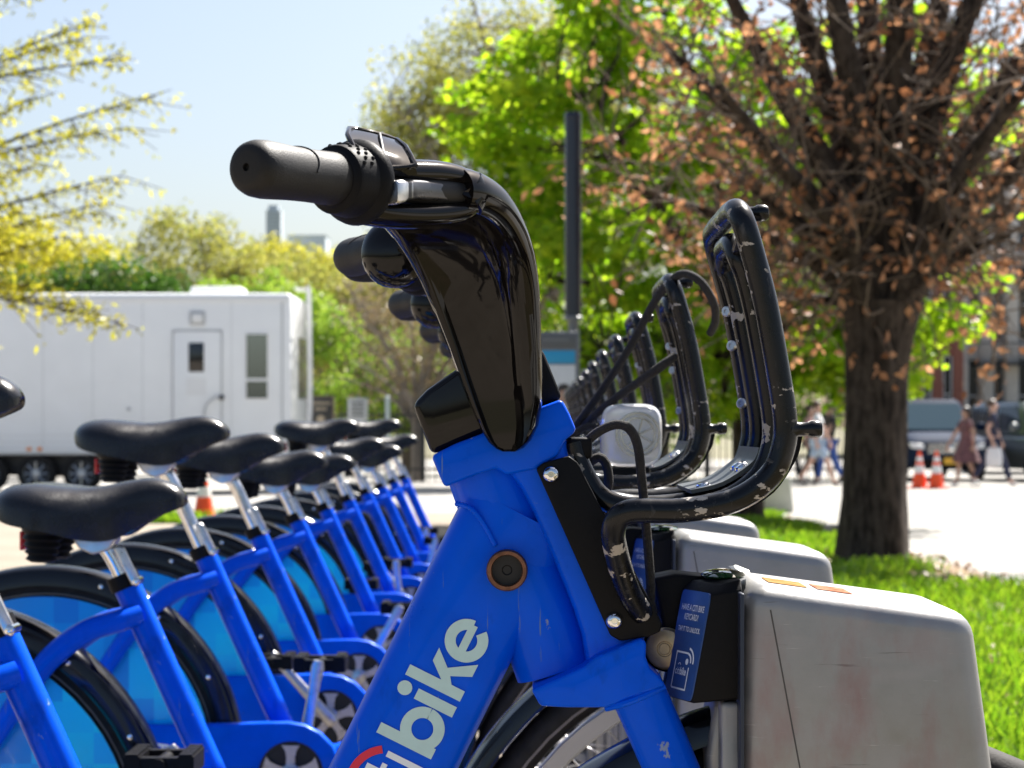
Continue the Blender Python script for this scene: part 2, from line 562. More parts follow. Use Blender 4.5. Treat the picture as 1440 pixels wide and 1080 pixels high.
def make_bike():
    root = empty('share_bicycle', (BX, 0, 0))
    # ---- frame
    dt = MB()
    axis = [W(733, 720, -.0), W(709, 767, 0), W(684, 817, 0), W(622, 941, 0), W(553, 1080, 0), V((-.165, 0, .56)), V((-.215, 0, .462)), V((-.262, 0, .385)), V((-.33, 0, .335)), V((-.43, 0, .318))]
    P = crom(axis, 5)
    secs = []
    n = len(P)
    for i, p in enumerate(P):
        t = (P[min(i + 1, n - 1)] - P[max(i - 1, 0)]).normalized()
        nn = V((t.z, 0, -t.x))
        f = i / (n - 1)
        hw = 0.0445 if f < .55 else 0.0445 - 0.012 * (f - .55) / .45
        secs.append([p + nn * a + V((0, b, 0)) for a, b in rrect(28, hw, 0.034, 3.6)])
    dt.loft(secs)
    down = dt.build('down_tube', BLUE, root, angle=50)
    # weld beads where the big tube meets the head tube
    for sgn in (-1, 1):
        for seg_ in ([(641, 708, -.026), (662, 715, -.0335), (681, 738, -.0348), (697, 768, -.0350)],):
            pts = crom([W(*q) for q in seg_], 10)
            rr_ = [.0016 + .0006 * (i % 2) for i in range(len(pts))]
            MB().tube([V((p_.x, p_.y * -sgn, p_.z)) for p_ in pts], rr_, 8, 1).build('weld_bead', BLUE, down)
    # lettering on the near and far face of the down tube
    k = (1.54 - 0.0345) / FPX

    def letter_mesh(glyphs, m, name, yy, mirror=False):
        mb = MB()
        o = W(606, 1068, -0.0345)
        ux = V((0.447, 0, 0.894)); uy = V((-0.894, 0, 0.447))
        for gi, vf in enumerate(glyphs):
            vs_, fs_ = vf
            on_plane(mb, ([(v[0] * k, v[1] * k) for v in vs_], fs_), V((o.x, yy - .00008 * gi, o.z)), ux, uy)
        nb = len(mb.v)
        return mb.build(name, m, down, smooth=False)
    g = []
    g.append(ribbon([(8, 0), (8, 86)], 16))                                        # b
    g.append(ribbon(arc2(33, 30, 23.5, 0, 360, 40), 16))
    g.append(ribbon([(74, 0), (74, 60)], 16))                                      # i
    g.append(([(0, 0)] and [(74 + 10.5 * math.cos(2 * math.pi * q / 20), 78 + 10.5 * math.sin(2 * math.pi * q / 20)) for q in range(20)], [tuple(range(20))]))
    g.append(ribbon([(99, 0), (99, 86)], 16))                                      # k
    g.append(([(107, 38), (107, 22), (132, 60), (151, 60)], [(0, 1, 3, 2)]))
    g[-1] = ([(107, 21), (107, 37), (126, 60), (146, 60), (121, 31)], [(0, 4, 3, 2, 1)])
    g.append(([(115, 33), (124, 40), (149, 0), (130, 0)], [(0, 3, 2, 1)]))
    g.append(ribbon(arc2(172, 30, 23, -38, -360, 40), 15.5))                        # e
    g.append(ribbon([(151, 30), (196, 30)], 11.5))
    letter_mesh(g, LETTER, 'lettering', -0.0347)
    g2 = [ribbon([(-20, 0), (-20, 59)], 9), ribbon([(-48, 8), (-48, 78)], 9), ribbon([(-58, 55), (-34, 55)], 8), ribbon([(-74, 0), (-74, 59)], 9), ribbon(arc2(-112, 30, 25, 45, 315, 24), 9)]
    letter_mesh(g2, LETTER_W, 'lettering', -0.0347)
    letter_mesh([ribbon(arc2(-62, 40, 52, 32, 148, 24), 11)], RED, 'printed_arc', -0.0347)

    ht = MB().tube([W(683, 642), W(786, 939)], 0.0335, 40, 1)
    head = ht.build('head_tube', BLUE, root)
    rg = MB()
    c = W(713, 802, -.0395)
    rg.lathe(c + V((0, 0.006, 0)), (0, -1, 0), [(0, .0155), (.009, .0155), (.0105, .0145), (.0105, .0120), (.006, .0112), (.0, .0112)], 28)
    ring = rg.build('lock_port_ring', RUST, root)
    MB().lathe(c + V((0, .004, 0)), (0, -1, 0), [(0, .0119), (.002, .0119), (.0022, .004), (.001, .003)], 20).build('lock_port', DARK, ring)
    # ---- steering assembly
    uc = MB().prism(pxz([(606, 641), (640, 624), (674, 611), (718, 592), (763, 571), (790, 561), (801, 582), (811, 606), (796, 618), (784, 642), (753, 660), (712, 668), (698, 658), (660, 671), (625, 686)], -.046), -.0465, .0465)
    ucr = uc.build('upper_crown', BLUE, root, bevel=.0035)
    lc = MB().prism(pxz([(747, 970), (788, 952), (820, 938), (836, 924), (870, 910), (902, 897), (909, 904), (908, 924), (914, 940), (926, 950), (936, 964), (893, 980), (852, 995), (800, 995), (760, 993)], -.055), -.0565, .0565)
    lc.build('lower_crown', BLUE, root, bevel=.0035)
    fc = MB()
    a, b = W(748, 640, -.042), W(863, 915, -.042)
    d = (b - a).normalized(); nn = V((d.z, 0, -d.x))
    secs = []
    for q in range(9):
        p = a.lerp(b, q / 8); p = V((p.x, 0, p.z))
        w = 0.0185 + 0.007 * (abs(q - 4) / 4) ** 4
        secs.append([p + nn * (u - 0.003) + V((0, v, 0)) for u, v in rrect(32, w, 0.0425, 7)])
    fc.loft(secs)
    fc.build('fork_column', BLUE, root)
    for s in (-1, 1):
        p0 = W(893, 965, -.055)
        lg = MB().tube([V((p0.x, s * .0435, p0.z)), V((p0.x + .02, s * .0435, p0.z - .045)), V((.15, s * .052, .57)), V((FRONT.x - .005, s * .060, FRONT.z))], [.0205, .0205, .019, .015], 24, 5, ell=.63)
        lg.build('fork_leg', BLUE, root)
    wb = MB().tube([W(852, 996, -.050), W(876, 990, -.0555), W(905, 979, -.0555), W(934, 965, -.050)], .0026, 8, 4)
    wb.build('weld_bead', BLUE, ucr)
    # ---- display box and covers between the handlebar arms
    bx = MB().prism(pxz([(580, 569), (600, 548), (640, 520), (690, 492), (735, 480), (745, 580), (674, 611), (607, 640)], -.036), -.0365, .0365)
    bx.build('display_box', GLOSS, root, bevel=.005)
    fcv = MB().prism(pxz([(735, 470), (764, 493), (778, 528), (791, 560), (762, 573), (735, 585)], -.026), -.027, .027)
    fcv.build('front_cover', PLAST, root, bevel=.004)
    # ---- handlebar: two webbed arms, then lever housing, shifter and grip on each side
    stations = [((727, 635), (706, 635), -.0575), ((737, 630), (697, 631), -.0595), ((747, 619), (687, 622), -.0605), ((757, 598), (676, 604), -.061), ((763, 565), (661, 570), -.0615), ((763, 530), (647, 535), -.063), ((762, 490), (631, 492), -.066),
                ((758, 440), (611, 442), -.072), ((753, 395), (592, 398), -.081), ((745, 355), (572, 362), -.095), ((733, 325), (553, 335), -.112), ((716, 298), (536, 316), -.135), ((700, 285), (521, 303), -.152)]
    for s in (-1, 1):
        mb = MB(); secs = []
        for (o_, i_, y) in stations:
            fr = [0, .03, .07, .10, .14, .62, .68, .76, .86, .94, 1.0]
            dy = [.010, .001, 0, .001, .0045, .005, .001, -.005, -.008, -.005, .008]
            row = []
            for f, e in zip(fr, dy):
                px, py = i_[0] + (o_[0] - i_[0]) * f, i_[1] + (o_[1] - i_[1]) * f
                p = W(px, py, y + e)
                row.append(V((p.x, -s * p.y if s > 0 else p.y, p.z)))
            for f in (0.98, .7, .3, .02):
                px, py = i_[0] + (o_[0] - i_[0]) * f, i_[1] + (o_[1] - i_[1]) * f
                p = W(px, py, y + .028)
                row.append(V((p.x, -s * p.y if s > 0 else p.y, p.z)))
            secs.append(row)
        mb.loft(secs)
        F = lambda px, py, y: (lambda p: V((p.x, p.y * (1 if s < 0 else -1), p.z)))(W(px, py, y))
        arm = mb.build('handlebar_arm', GLOSS, root, angle=50)
        ob = MB().tube([F(741, 540, -.056), F(738, 470, -.062), F(733, 410, -.072), F(724, 360, -.088), F(708, 318, -.112), F(686, 288, -.138), F(660, 273, -.160), F(642, 270, -.170)], [.010, .012, .0135, .0145, .0150, .0160, .0165, .0165], 20, 5)
        ob.build('handlebar_bend', GLOSS, arm)
        bar = MB().tube([F(650, 273, -.165), F(570, 264, -.200), F(500, 257, -.228)], .0105, 14, 3)
        bar.build('bar', DARK, root)
        hs = MB()
        hs.tube([F(503, 221, -.232), F(530, 233, -.220), F(565, 240, -.203), F(612, 242, -.182), F(642, 248, -.168), F(661, 262, -.161), F(664, 280, -.160), F(652, 296, -.166), F(625, 303, -.178), F(585, 305, -.195), F(545, 303, -.212), F(518, 299, -.222)], .0078, 14, 5, ell=1.45)
        hs.tube([F(655, 258, -.168), F(662, 272, -.165), F(655, 288, -.168)], .0125, 12, 4)
        hous = hs.build('lever_housing', GLOSS, root)
        bk = MB(); pp = [F(512, 228, -.203), F(560, 243, -.185), F(640, 250, -.150), F(655, 272, -.140), F(640, 298, -.150), F(520, 300, -.200)]
        q2 = [p + V((0, -s * .006 * -1 if s < 0 else .006, 0)) for p in pp]
        bk.loft([pp, q2]); bk.build('housing_back', DARK, hous, smooth=False)
        lv = MB()
        lp = crom([F(656, 276, -.158), F(615, 270, -.185), F(580, 267, -.208), F(566, 268, -.222), F(549, 271, -.236)], 5)
        secs = []
        for i, p in enumerate(lp):
            t = (lp[min(i + 1, len(lp) - 1)] - lp[max(i - 1, 0)]).normalized()
            u = V((0, 0, 1)); v = t.cross(u).normalized()
            hh = .0062 + .0012 * (i / len(lp)) ** 3
            secs.append([p + u * a + v * b for a, b in rrect(16, hh, .0065, 5)])
        lv.loft(secs); lever = lv.build('brake_lever', LEVER, root)
        MB().loft(secs[-7:-4] + [[p + (p - sum(secs[-4], V()) / len(secs[-4])) * .12 for p in secs[-4]], [p + (p - sum(secs[-1], V()) / len(secs[-1])) * .12 for p in secs[-1]], [p + (sum(secs[-1], V()) / len(secs[-1]) - sum(secs[-3], V()) / len(secs[-3])).normalized() * .0015 for p in secs[-1]]]).build('lever_tip', STEEL, lever, angle=50)
        rows = [[(500, 214, -.243), (520, 229, -.240), (550, 236, -.232), (584, 233, -.222)], [(495, 203, -.240), (517, 217, -.238), (548, 223, -.229), (578, 220, -.214)], [(489, 190, -.228), (515, 202, -.226), (545, 208, -.216), (570, 206, -.200)], [(491, 181, -.210), (516, 186, -.206), (540, 192, -.196), (559, 197, -.184)], [(500, 182, -.200), (520, 186, -.196), (540, 191, -.188), (556, 197, -.178)]]
        G_ = [crom([F(*q) for q in r_], 4) for r_ in rows]
        nrm_ = [[None] * len(G_[0]) for _ in G_]
        cap_mb = MB(); nc = len(G_[0]); vs_ = []; fs_ = []
        for r_ in G_: vs_ += r_
        bk_ = V((.001, .006 * (1 if s < 0 else -1), -.005))
        for r_ in G_: vs_ += [q + bk_ for q in r_]
        nr_ = len(G_)
        for i in range(nr_ - 1):
            for j in range(nc - 1):
                a_ = i * nc + j; fs_.append((a_, a_ + 1, a_ + nc + 1, a_ + nc)); b_ = a_ + nr_ * nc; fs_.append((b_, b_ + nc, b_ + nc + 1, b_ + 1))
        rim_ = [j for j in range(nc)] + [i * nc + nc - 1 for i in range(1, nr_)] + [(nr_ - 1) * nc + j for j in range(nc - 2, -1, -1)] + [i * nc for i in range(nr_ - 2, 0, -1)]
        for q in range(len(rim_)):
            a_, b_ = rim_[q], rim_[(q + 1) % len(rim_)]
            fs_.append((a_, b_, b_ + nr_ * nc, a_ + nr_ * nc))
        cap = cap_mb.add(vs_, fs_).build('indicator_cap', GLOSS, root, angle=60)
        MB().tube([vs_[q] for q in rim_] + [vs_[rim_[0]]], .0019, 8, 1).build('cap_rim', GLOSS, cap)
        gv = MB().tube([r_[7] + V((0, -.0006 if s < 0 else .0006, .0004)) for r_ in G_], .0011, 6, 4)
        gv.build('cap_groove', DARK, cap)
        MB().tube([F(505, 240, -.212), F(545, 235, -.200), F(575, 240, -.190)], [.011, .013, .009], 12, 4).build('cap_base', PLAST, cap)
        A, Bp = F(506, 257, -.224), F(346, 235, -.328)
        ax = (Bp - A).normalized(); L = (Bp - A).length
        sh = MB().lathe(A - ax * .004, ax, [(0, .015), (.001, .0235), (.003, .0270), (.007, .0284), (.011, .0276), (.014, .0252), (.015, .0240), (.031, .0226), (.033, .0218), (.034, .019), (.036, .0175)], 36)
        shf = sh.build('twist_shifter', PLAST, root)
        nb = MB()
        up = V((0, 0, 1)); side = ax.cross(up).normalized(); up = side.cross(ax)
        for i in range(9):
            for j in range(4):
                a = R(-15 + 20 * i) + (R(10) if j % 2 else 0)
                r = .0236 - .0010 * j / 4
                q = A + ax * (.0130 + .0038 * j) + (up * math.sin(a) + side * math.cos(a) * (1 if s < 0 else -1) * 1) * r
                nb.sphere(q, .0015, 6, 4)
        nb.build('grip_nubs', PLAST, shf)
        prof = [(.028, .0150), (.032, .0172), (.045, .0169), (.060, .0167), (.078, .0169), (.094, .0176), (.106, .0180), (.114, .0175), (.119, .0160), (.1225, .0132), (.1235, .0095), (.1235, .0025), (.1205, .0022), (.1205, .0005)]
        sc = L / .1235
        gp = MB().lathe(A, ax, [(t * sc, r) for t, r in prof], 36).build('grip', RUBBER, root)
        sm = MB()
        pts = []
        for i in range(14):
            a = R(150 - 150 * i / 13); t = (.088 - .03 * math.sin(math.pi * i / 13 / 1.6) + .012 * (i / 13)) * sc
            pts.append(A + ax * t + (up * math.sin(a) * .0171 - side * math.cos(a) * .0171 * (1 if s < 0 else -1)))
        sm.tube(pts, .0007, 5, 3); sm.build('grip_seam', DARK, gp)
    # bell on the far bar
    bc = V((-.118, .205, 1.086)); bd = V((-.25, -.93, .12)).normalized()
    MB().lathe(bc, bd, [(0, .030), (.004, .031), (.010, .030), (.018, .0265), (.024, .019), (.027, .008), (.0275, .0005)], 28).build('bell', GLOSS, root)
    # ---- front carrier
    PZ = [(.1505, 1.078), (.1585, 1.050), (.1655, 1.022), (.1740, .975), (.1790, .941), (.1775, .921), (.1680, .9005), (.1430, .8835), (.1060, .8765), (.0680, .8755)]

    def rail(y): return [V((x, y, z)) for x, z in PZ]
    lp = rail(-.11)[::-1]
    low = [V((.081, -.046, .797)), V((.070, -.062, .815)), V((.0605, -.085, .843)), V((.0575, -.103, .864))]
    path = low + lp[:] + [V((.147, -.100, 1.089)), V((.1455, -.078, 1.0925)), V((.1455, 0, 1.0930)), V((.1455, .078, 1.0925)), V((.147, .100, 1.089))] + rail(.11) + [V((p.x, -p.y, p.z)) for p in low[::-1]]
    car = MB().tube(path, .0088, 18, 5).build('front_carrier', TUBE, root)
    pin = [V((.030, -.030, .924)), V((.036, -.031, .905)), V((.050, -.035, .884)), V((.072, -.043, .8755))]
    inn = [V((x - .001, -.045, z - .002)) for x, z in PZ[::-1][1:-1]]
    topi = [V((.152, -.045, 1.062)), V((.149, -.030, 1.073)), V((.1485, 0, 1.074))]
    half = pin + inn + topi
    path2 = half + [V((p.x, -p.y, p.z)) for p in half[::-1][1:]]
    MB().tube(path2, .0082, 16, 5).build('inner_loop', TUBE, car)
    for y0, y1 in ((-.104, -.05), (.05, .104)):
        MB().tube([V((.1505, y0, 1.078)), V((.1505, y1, 1.066))], .004, 8, 1).build('cross_brace', TUBE, car)
        MB().tube([V((.105, y0, .878)), V((.105, y1, .876))], .0045, 8, 1).build('cross_brace', TUBE, car)
    prof = crom([V((.1712, 0, .920)), V((.1695, 0, .914)), V((.1635, 0, .906)), V((.142, 0, .892)), V((.118, 0, .886))], 4)
    secs = []
    for i, p in enumerate(prof):
        t = (prof[min(i + 1, len(prof) - 1)] - prof[max(i - 1, 0)]).normalized(); nn = V((-t.z, 0, t.x)) * -1
        if nn.x > 0: nn = -nn
        secs.append([p + nn * .003 + V((0, -.040, 0)), p + nn * .003 + V((0, .104, 0)), p + V((0, .104, 0)), p + V((0, -.040, 0))])
    pl = MB().loft(secs).build('bend_plate', PLATEG, car)
    for (yy, i) in ((-.018, 9), (.018, 9), (-.02, 14)):
        p = prof[i]; t = (prof[i + 1] - prof[i - 1]).normalized(); nn = V((-t.z, 0, t.x))
        if nn.x > 0: nn = -nn
        MB().lathe(p + V((0, yy, 0)) + nn * .002, nn, [(0, .0062), (.0015, .0062), (.0035, .0045), (.004, .0005)], 14).build('bolt', CHROME, pl)
    for (x, z) in ((.1585, 1.002), (.1665, .955), (.1545, 1.03)):
        MB().lathe(V((x + .004, .1015, z)), (-.55, -.8, .1), [(0, .0045), (.002, .0045), (.003, .0035), (.003, .0018), (.002, .0015)], 12).build('rivet', STEEL, car)
    prof = crom([V((.1945, 0, .945)), V((.1945, 0, .935)), V((.1935, 0, .925)), V((.1895, 0, .912)), V((.1740, 0, .889)), V((.150, 0, .8735))], 4)
    secs = []
    for i, p in enumerate(prof):
        t = (prof[min(i + 1, len(prof) - 1)] - prof[max(i - 1, 0)]).normalized(); nn = V((-t.z, 0, t.x))
        if nn.x < 0: nn = -nn
        o2 = -.010 if i < 5 else -.002
        secs.append([p + nn * o2 + nn * .0025 + V((0, -.085, 0)), p + nn * o2 + nn * .0025 + V((0, .085, 0)), p + nn * o2 + V((0, .085, 0)), p + nn * o2 + V((0, -.085, 0))])
    MB().loft(secs).build('carrier_strap', PLAST, car)
    for (p, d, L) in ((V((.1825, -.110, .934)), V((1, 0, .02)), .021), (V((.149, -.072, 1.091)), V((1, -.05, .05)), .021), (V((.1825, .110, .934)), V((1, 0, .02)), .021)):
        MB().lathe(p, d, [(0, .0085), (.003, .0068), (.006, .0052), (L - .009, .0050), (L - .006, .0062), (L - .001, .0062), (L + .0015, .0045), (L + .002, .0005)], 16).build('peg', TUBE, car)
    mp = MB().prism(pxz([(754, 660), (763, 651), (800, 641), (812, 650), (838, 700), (880, 780), (931, 876), (928, 888), (912, 895), (872, 901), (858, 893), (806, 776)], -.047), -.0500, -.0430)
    mplate = mp.build('mount_plate', PLAST, root, bevel=.0015)
    mp2 = MB().prism(pxz([(754, 660), (763, 651), (800, 641), (812, 650), (838, 700), (880, 780), (931, 876), (928, 888), (912, 895), (872, 901), (858, 893), (806, 776)], -.047), .0430, .0500)
    mp2.build('mount_plate', PLAST, root, bevel=.0015)
    MB().box((.026, -.036, .912), (.044, .036, .928)).build('mount_bridge', PLAST, mplate, bevel=.003)
    for q in ((775, 667), (864, 873)):
        b = MB().lathe(W(q[0], q[1], -.0500), (0, -1, 0), [(0, .0064), (.001, .0064), (.0035, .005), (.0045, .003), (.0045, .0022), (.003, .0020), (.003, .0003)], 20)
        b.build('bolt', CHROME, mplate)
    cb = MB()
    cb.tube([W(818, 632, -.025), W(826, 620, -.03), W(845, 605, -.032), W(868, 597, -.034), W(886, 604, -.036), W(897, 628, -.036), W(902, 670, -.034), W(907, 720, -.03), W(912, 780, -.03), W(915, 830, -.028), W(912, 862, -.025), W(903, 885, -.02)], .0036, 12, 5)
    cb.build('brake_cable', CABLE, root)
    cb = MB()
    cb.tube([W(830, 650, .0), W(842, 643, .0), W(852, 652, .0), W(856, 676, .0), W(850, 702, .0), W(846, 740, .0), W(852, 800, .0), W(872, 860, .0)], .0036, 12, 5)
    cb.build('brake_cable', CABLE, root)
    # ---- front wheel and fender
    wheel(root, FRONT, .338, .296, 'front')
    fp = [(0, -.030), (.006, -.026), (.010, -.012), (.011, 0), (.010, .012), (.006, .026), (0, .030), (-.012, .0315), (-.012, .030), (.004, .024), (.008, 0), (.004, -.024), (-.012, -.030), (-.012, -.0315)]
    ff = MB().loft(ring_yz(FRONT, .354, fp, 84, 205, 44))
    ff.build('front_fender', FENDER, root)
    # ---- rear half
    stube = MB().tube([V((-.596, 0, .709)), V((-.43, 0, .345))], .0205, 20, 1)
    seat_tube = stube.build('seat_tube', BLUE, root)
    for s in (-1, 1):
        stay = MB().tube([V((-.575, s * .012, .664)), V((-.60, s * .030, .656)), V((-.642, s * .048, .643)), V((-.685, s * .056, .612)), V((-.722, s * .058, .567)), V((-.80, s * .060, .45)), V((-.876, s * .062, .335))], [.0165, .0165, .017, .017, .0165, .014, .012], 16, 5)
        stay.build('seat_stay', BLUE, root)
    lift = V((-.415, 0, .91))
    cl = MB()
    axs = V((-.598 + .43, 0, .714 - .322)).normalized()
    cl.lathe(V((-.5985, 0, .712)) - axs * .012, axs, [(0, .0215), (0, .0235), (.022, .0235), (.022, .0145)], 22)
    clamp = cl.build('seat_clamp', PLAST, root)
    lv = MB().prism([(-.607, .762), (-.598, .766), (-.591, .762), (-.567, .712), (-.572, .706), (-.580, .708)], -.037, -.028)
    lv.build('clamp_lever', STEEL, clamp, bevel=.0025)
    MB().lathe(V((-.572, -.045, .714)), (0, 1, 0), [(0, .003), (.002, .006), (.03, .006), (.032, .003)], 12).build('clamp_nut', CHROME, clamp)
    po = MB().tube([V((-.50, 0, .50)), V((-.56, 0, .631)), V((-.598, 0, .714)), V((-.613, 0, .745)), V((-.628, 0, .765)), V((-.648, 0, .774)), V((-.664, 0, .776))], .0135, 18, 5)
    post = po.build('seat_post', CHROME, root)
    bk = MB().prism([(-.675, .784), (-.610, .790), (-.606, .772), (-.618, .757), (-.640, .751), (-.660, .760)], -.022, .022)
    bk.build('saddle_bracket', WARMST, post, bevel=.003)
    rl = MB()
    for s in (-1, 1):
        rl.tube([V((-.72, s * .03, .800)), V((-.68, s * .024, .785)), V((-.61, s * .022, .786)), V((-.56, s * .012, .806)), V((-.53, s * .008, .826))], .0042, 8, 4)
    rl.build('saddle_rails', PLAST, post)
    saddle_mesh().build('saddle', SADDLE, post, angle=60)
    for s in (-1, 1):
        MB().lathe(V((-.708, s * .045, .742)), (0.05, 0, 1), [(0, .016), (.004, .023), (.010, .019), (.014, .025), (.020, .021), (.024, .027), (.030, .023), (.034, .029), (.04, .025), (.046, .031), (.06, .031)], 20).build('spring_boot', BOOT, post)
    MB().box((-.748, -.014, .757), (-.742, .014, .785)).build('tail_reflector', REDREF, post, bevel=.002)
    # chain guard with crank
    og = [(-.935, .345), (-.915, .378), (-.878, .398), (-.82, .405), (-.70, .408), (-.56, .410), (-.47, .413), (-.435, .413), (-.405, .408), (-.378, .394), (-.355, .370), (-.342, .335), (-.345, .300), (-.360, .268), (-.390, .245), (-.43, .236), (-.50, .246), (-.60, .262), (-.75, .280), (-.86, .285), (-.91, .300), (-.935, .322)]
    cg = MB().prism(og, -.074, -.050)
    guard = cg.build('chain_guard', BLUE_CLEAN, root, bevel=.007)
    rb = MB().prism([(-.585, .392), (-.578, .392), (-.560, .295), (-.567, .295)], -.0765, -.073)
    rb.build('guard_rib', BLUE_CLEAN, guard, bevel=.001)
    tb = MB()
    on_plane(tb, text_verts('ST', .034, .0006), V((-.665, -.0748, .352)), (1, 0, -.12), (.0, 0, 1))
    tb.build('lettering', LETTER_W, guard, smooth=False)
    MB().lathe(BBK + V((0, -.0735, 0)), (0, -1, 0), [(0, .058), (.0015, .0575), (.0017, .052), (.0008, .051), (.0008, .0005)], 30).build('crank_recess', DARK, guard)
    spd = MB()
    spd.lathe(BBK + V((0, -.074, 0)), (0, -1, 0), [(0, .018), (.008, .018), (.010, .014), (.010, .0005)], 18)
    for i in range(5):
        a = 2 * math.pi * i / 5 + .3; u = V((math.cos(a), 0, math.sin(a))); v = V((-math.sin(a), 0, math.cos(a)))
        secs = []
        for t, w in ((.012, .0085), (.03, .0075), (.042, .010), (.051, .016)):
            p = BBK + u * t + V((0, -.077, 0)); secs.append([p - v * w, p + v * w, p + v * w + V((0, -.004, 0)), p - v * w + V((0, -.004, 0))])
        spd.loft(secs)
    spd.build('crank_spider', STEEL, root)
    for s in (-1, 1):
        arm = MB()
        e = V((0, 0, .172)) * (1 if s < 0 else -1)
        secs = []
        for f, w, t in ((-.08, .012, .010), (0, .016, .011), (.15, .012, .009), (.85, .010, .007), (1.0, .013, .008), (1.07, .009, .007)):
            secs.append([BBK + e * f + V((a, s * .093 + b, 0)) for a, b in rrect(14, w, t, 3)])
        arm.loft(secs)
        ca = arm.build('crank_arm', STEEL, root, org=tuple(BBK))
        pd = MB(); pc = BBK + e + V((0, s * .155, 0))
        for x0, x1 in ((-.048, -.026), (.026, .048)):
            pd.box((pc.x + x0, pc.y - .044, pc.z - .013), (pc.x + x1, pc.y + .044, pc.z + .013))
            for q in range(6):
                yq = pc.y - .040 + .016 * q
                pd.box((pc.x + x0 + .002, yq - .0055, pc.z + .012), (pc.x + x1 - .002, yq + .0045, pc.z + .0165))
        pd.box((pc.x - .026, pc.y - .042, pc.z - .011), (pc.x + .026, pc.y - .026, pc.z + .011))
        pd.box((pc.x - .026, pc.y + .026, pc.z - .011), (pc.x + .026, pc.y + .042, pc.z + .011))
        pd.lathe(V((pc.x, pc.y - .046 * s * -1 - (.092 if s > 0 else 0), pc.z)), (0, 1, 0), [(0, .010), (.092, .010)], 12)
        ped = pd.build('pedal', PLAST, ca, org=tuple(pc))
        rf = MB().box((pc.x + .047, pc.y - .03, pc.z - .007), (pc.x + .0505, pc.y + .03, pc.z + .007))
        rf.box((pc.x - .0505, pc.y - .03, pc.z - .007), (pc.x - .047, pc.y + .03, pc.z + .007))
    wheel(root, REAR, .332, .285, 'rear')
    rfp = [(0, -.034), (.006, -.030), (.011, -.014), (.012, 0), (.011, .014), (.006, .030), (0, .034), (-.024, .036), (-.024, .0345), (.002, .030), (.008, 0), (.002, -.030), (-.024, -.0345), (-.024, -.036)]
    fen = MB().loft(ring_yz(REAR, .345, rfp, -8, 205, 56)).build('rear_fender', FENDER, root)
    for a in (28, 52, 72, 118):
        p = REAR + V((.336 * math.cos(R(a)), -.0355, .336 * math.sin(R(a))))
        MB().lathe(p, (0, -1, 0), [(0, .0042), (.0015, .004), (.0025, .0005)], 10).build('rivet', CHROME, fen)
    for s in (-1, 1):
        vs_ = []
        for i in range(41):
            a = R(14 + (166 - 14) * i / 40)
            vs_.append((REAR.x + .302 * math.cos(a), REAR.z + .302 * math.sin(a)))
        pm = MB().prism(vs_, s * .0330, s * .0350)
        pm.build('skirt_panel', PANEL, root, smooth=False)
    return root


bike0 = make_bike()
SEAT = [.08, .150, 0, .105, .070, .020, .0, .115, .045, .010, .125, .05, .10, .03]
CRANK = [160, 195, 28, 170, 42, 150, 205, 185, 40, 165, 190, 30]
ORD = ['', '', 'first', 'second', 'third', 'fourth', 'fifth', 'sixth', 'seventh', 'eighth', 'ninth', 'tenth', 'eleventh', 'twelfth']
BIKES = []
for i in range(NBIKE):
    o = bike0 if i == 0 else copy_tree(bike0)
    o.location = (BX, i * PITCH, 0)
    BIKES.append(o)
BIKE_GROUP = 'blue share bikes docked in a row'
for i, o in enumerate(BIKES):
    if i == 0: lab = 'blue docked share bike, bike lettering in pale print down its thick frame tube'
    elif i == 1: lab = 'blue docked share bike with clear headlamp in its carrier and stretched bungee cord'
    else: lab = 'blue docked share bike, %s in the row beyond the one with the clear headlamp' % ORD[i]
    tag(o, lab, 'bicycle', BIKE_GROUP)
    lift = V((-.415, 0, .91)) * SEAT[i]
    for ch in o.children:
        n = ch.name.split('.')[0]
        if n == 'seat_post':
            ch.location = ch.location + lift
        if n == 'crank_arm':
            ch.rotation_euler = (0, -R(CRANK[i]), 0)
            for p in ch.children:
                if p.name.startswith('pedal'): p.rotation_euler = (0, R(CRANK[i]), 0)

# bike 2 carries a headlamp and its bungee cord is stretched to the carrier top
o2 = BIKES[1]
o2['org'] = tuple(o2.location)
bc = MB()
bc.tube([W(795, 618, .68), W(840, 558, .68), W(885, 490, .66), W(920, 425, .63), W(943, 396, .60), W(962, 385, .58), W(985, 396, .57), W(1003, 425, .58), W(1006, 450, .60), W(999, 468, .63)], .0044, 12, 5)
bc.build('bungee_cord', CABLE, o2)
bc = MB()
bc.tube([W(797, 622, .70), W(850, 572, .66), W(900, 536, .62), W(930, 515, .60), W(950, 500, .60)], [.0044, .004, .0048, .0052, .0044], 12, 5, ell=1.2)
bc.build('bungee_cord', CABLE, o2)
hl = MB()
hc = W(887, 612, .66); kk = (.66 + 1.54) / FPX
secs = []
for t, sc in ((-.030, .80), (-.029, .90), (-.024, .98), (-.010, 1.0), (.015, 1.0), (.025, .96), (.030, .85)):
    secs.append([hc + V((a * sc, t, b * sc)) for a, b in rrect(32, .0335, .0345, 4)])
lamp = hl.loft(secs).build('headlamp', CLEAR, o2)
MB().lathe(hc + V((.006, -.0300, .001)), (0, -1, 0), [(0, .025), (.0006, .025), (.0006, .0003)], 26).build('reflector', mat('reflector_pale', (.55, .56, .55), .2, metal=.4), lamp)
rg = MB()
for q in (.024, .019):
    rg.lathe(hc + V((.006, -.0305, .001)), (0, -1, 0), [(0, q), (.0015, q), (.0015, q - .002), (0, q - .002)], 26)
for i in range(7):
    a = 2 * math.pi * i / 7 + .4
    rg.tube([hc + V((.006, -.031, .001)), hc + V((.006 + .018 * math.cos(a), -.031, .001 + .018 * math.sin(a)))], .0014, 5, 1)
rg.build('reflector_ring', CHROME, lamp)
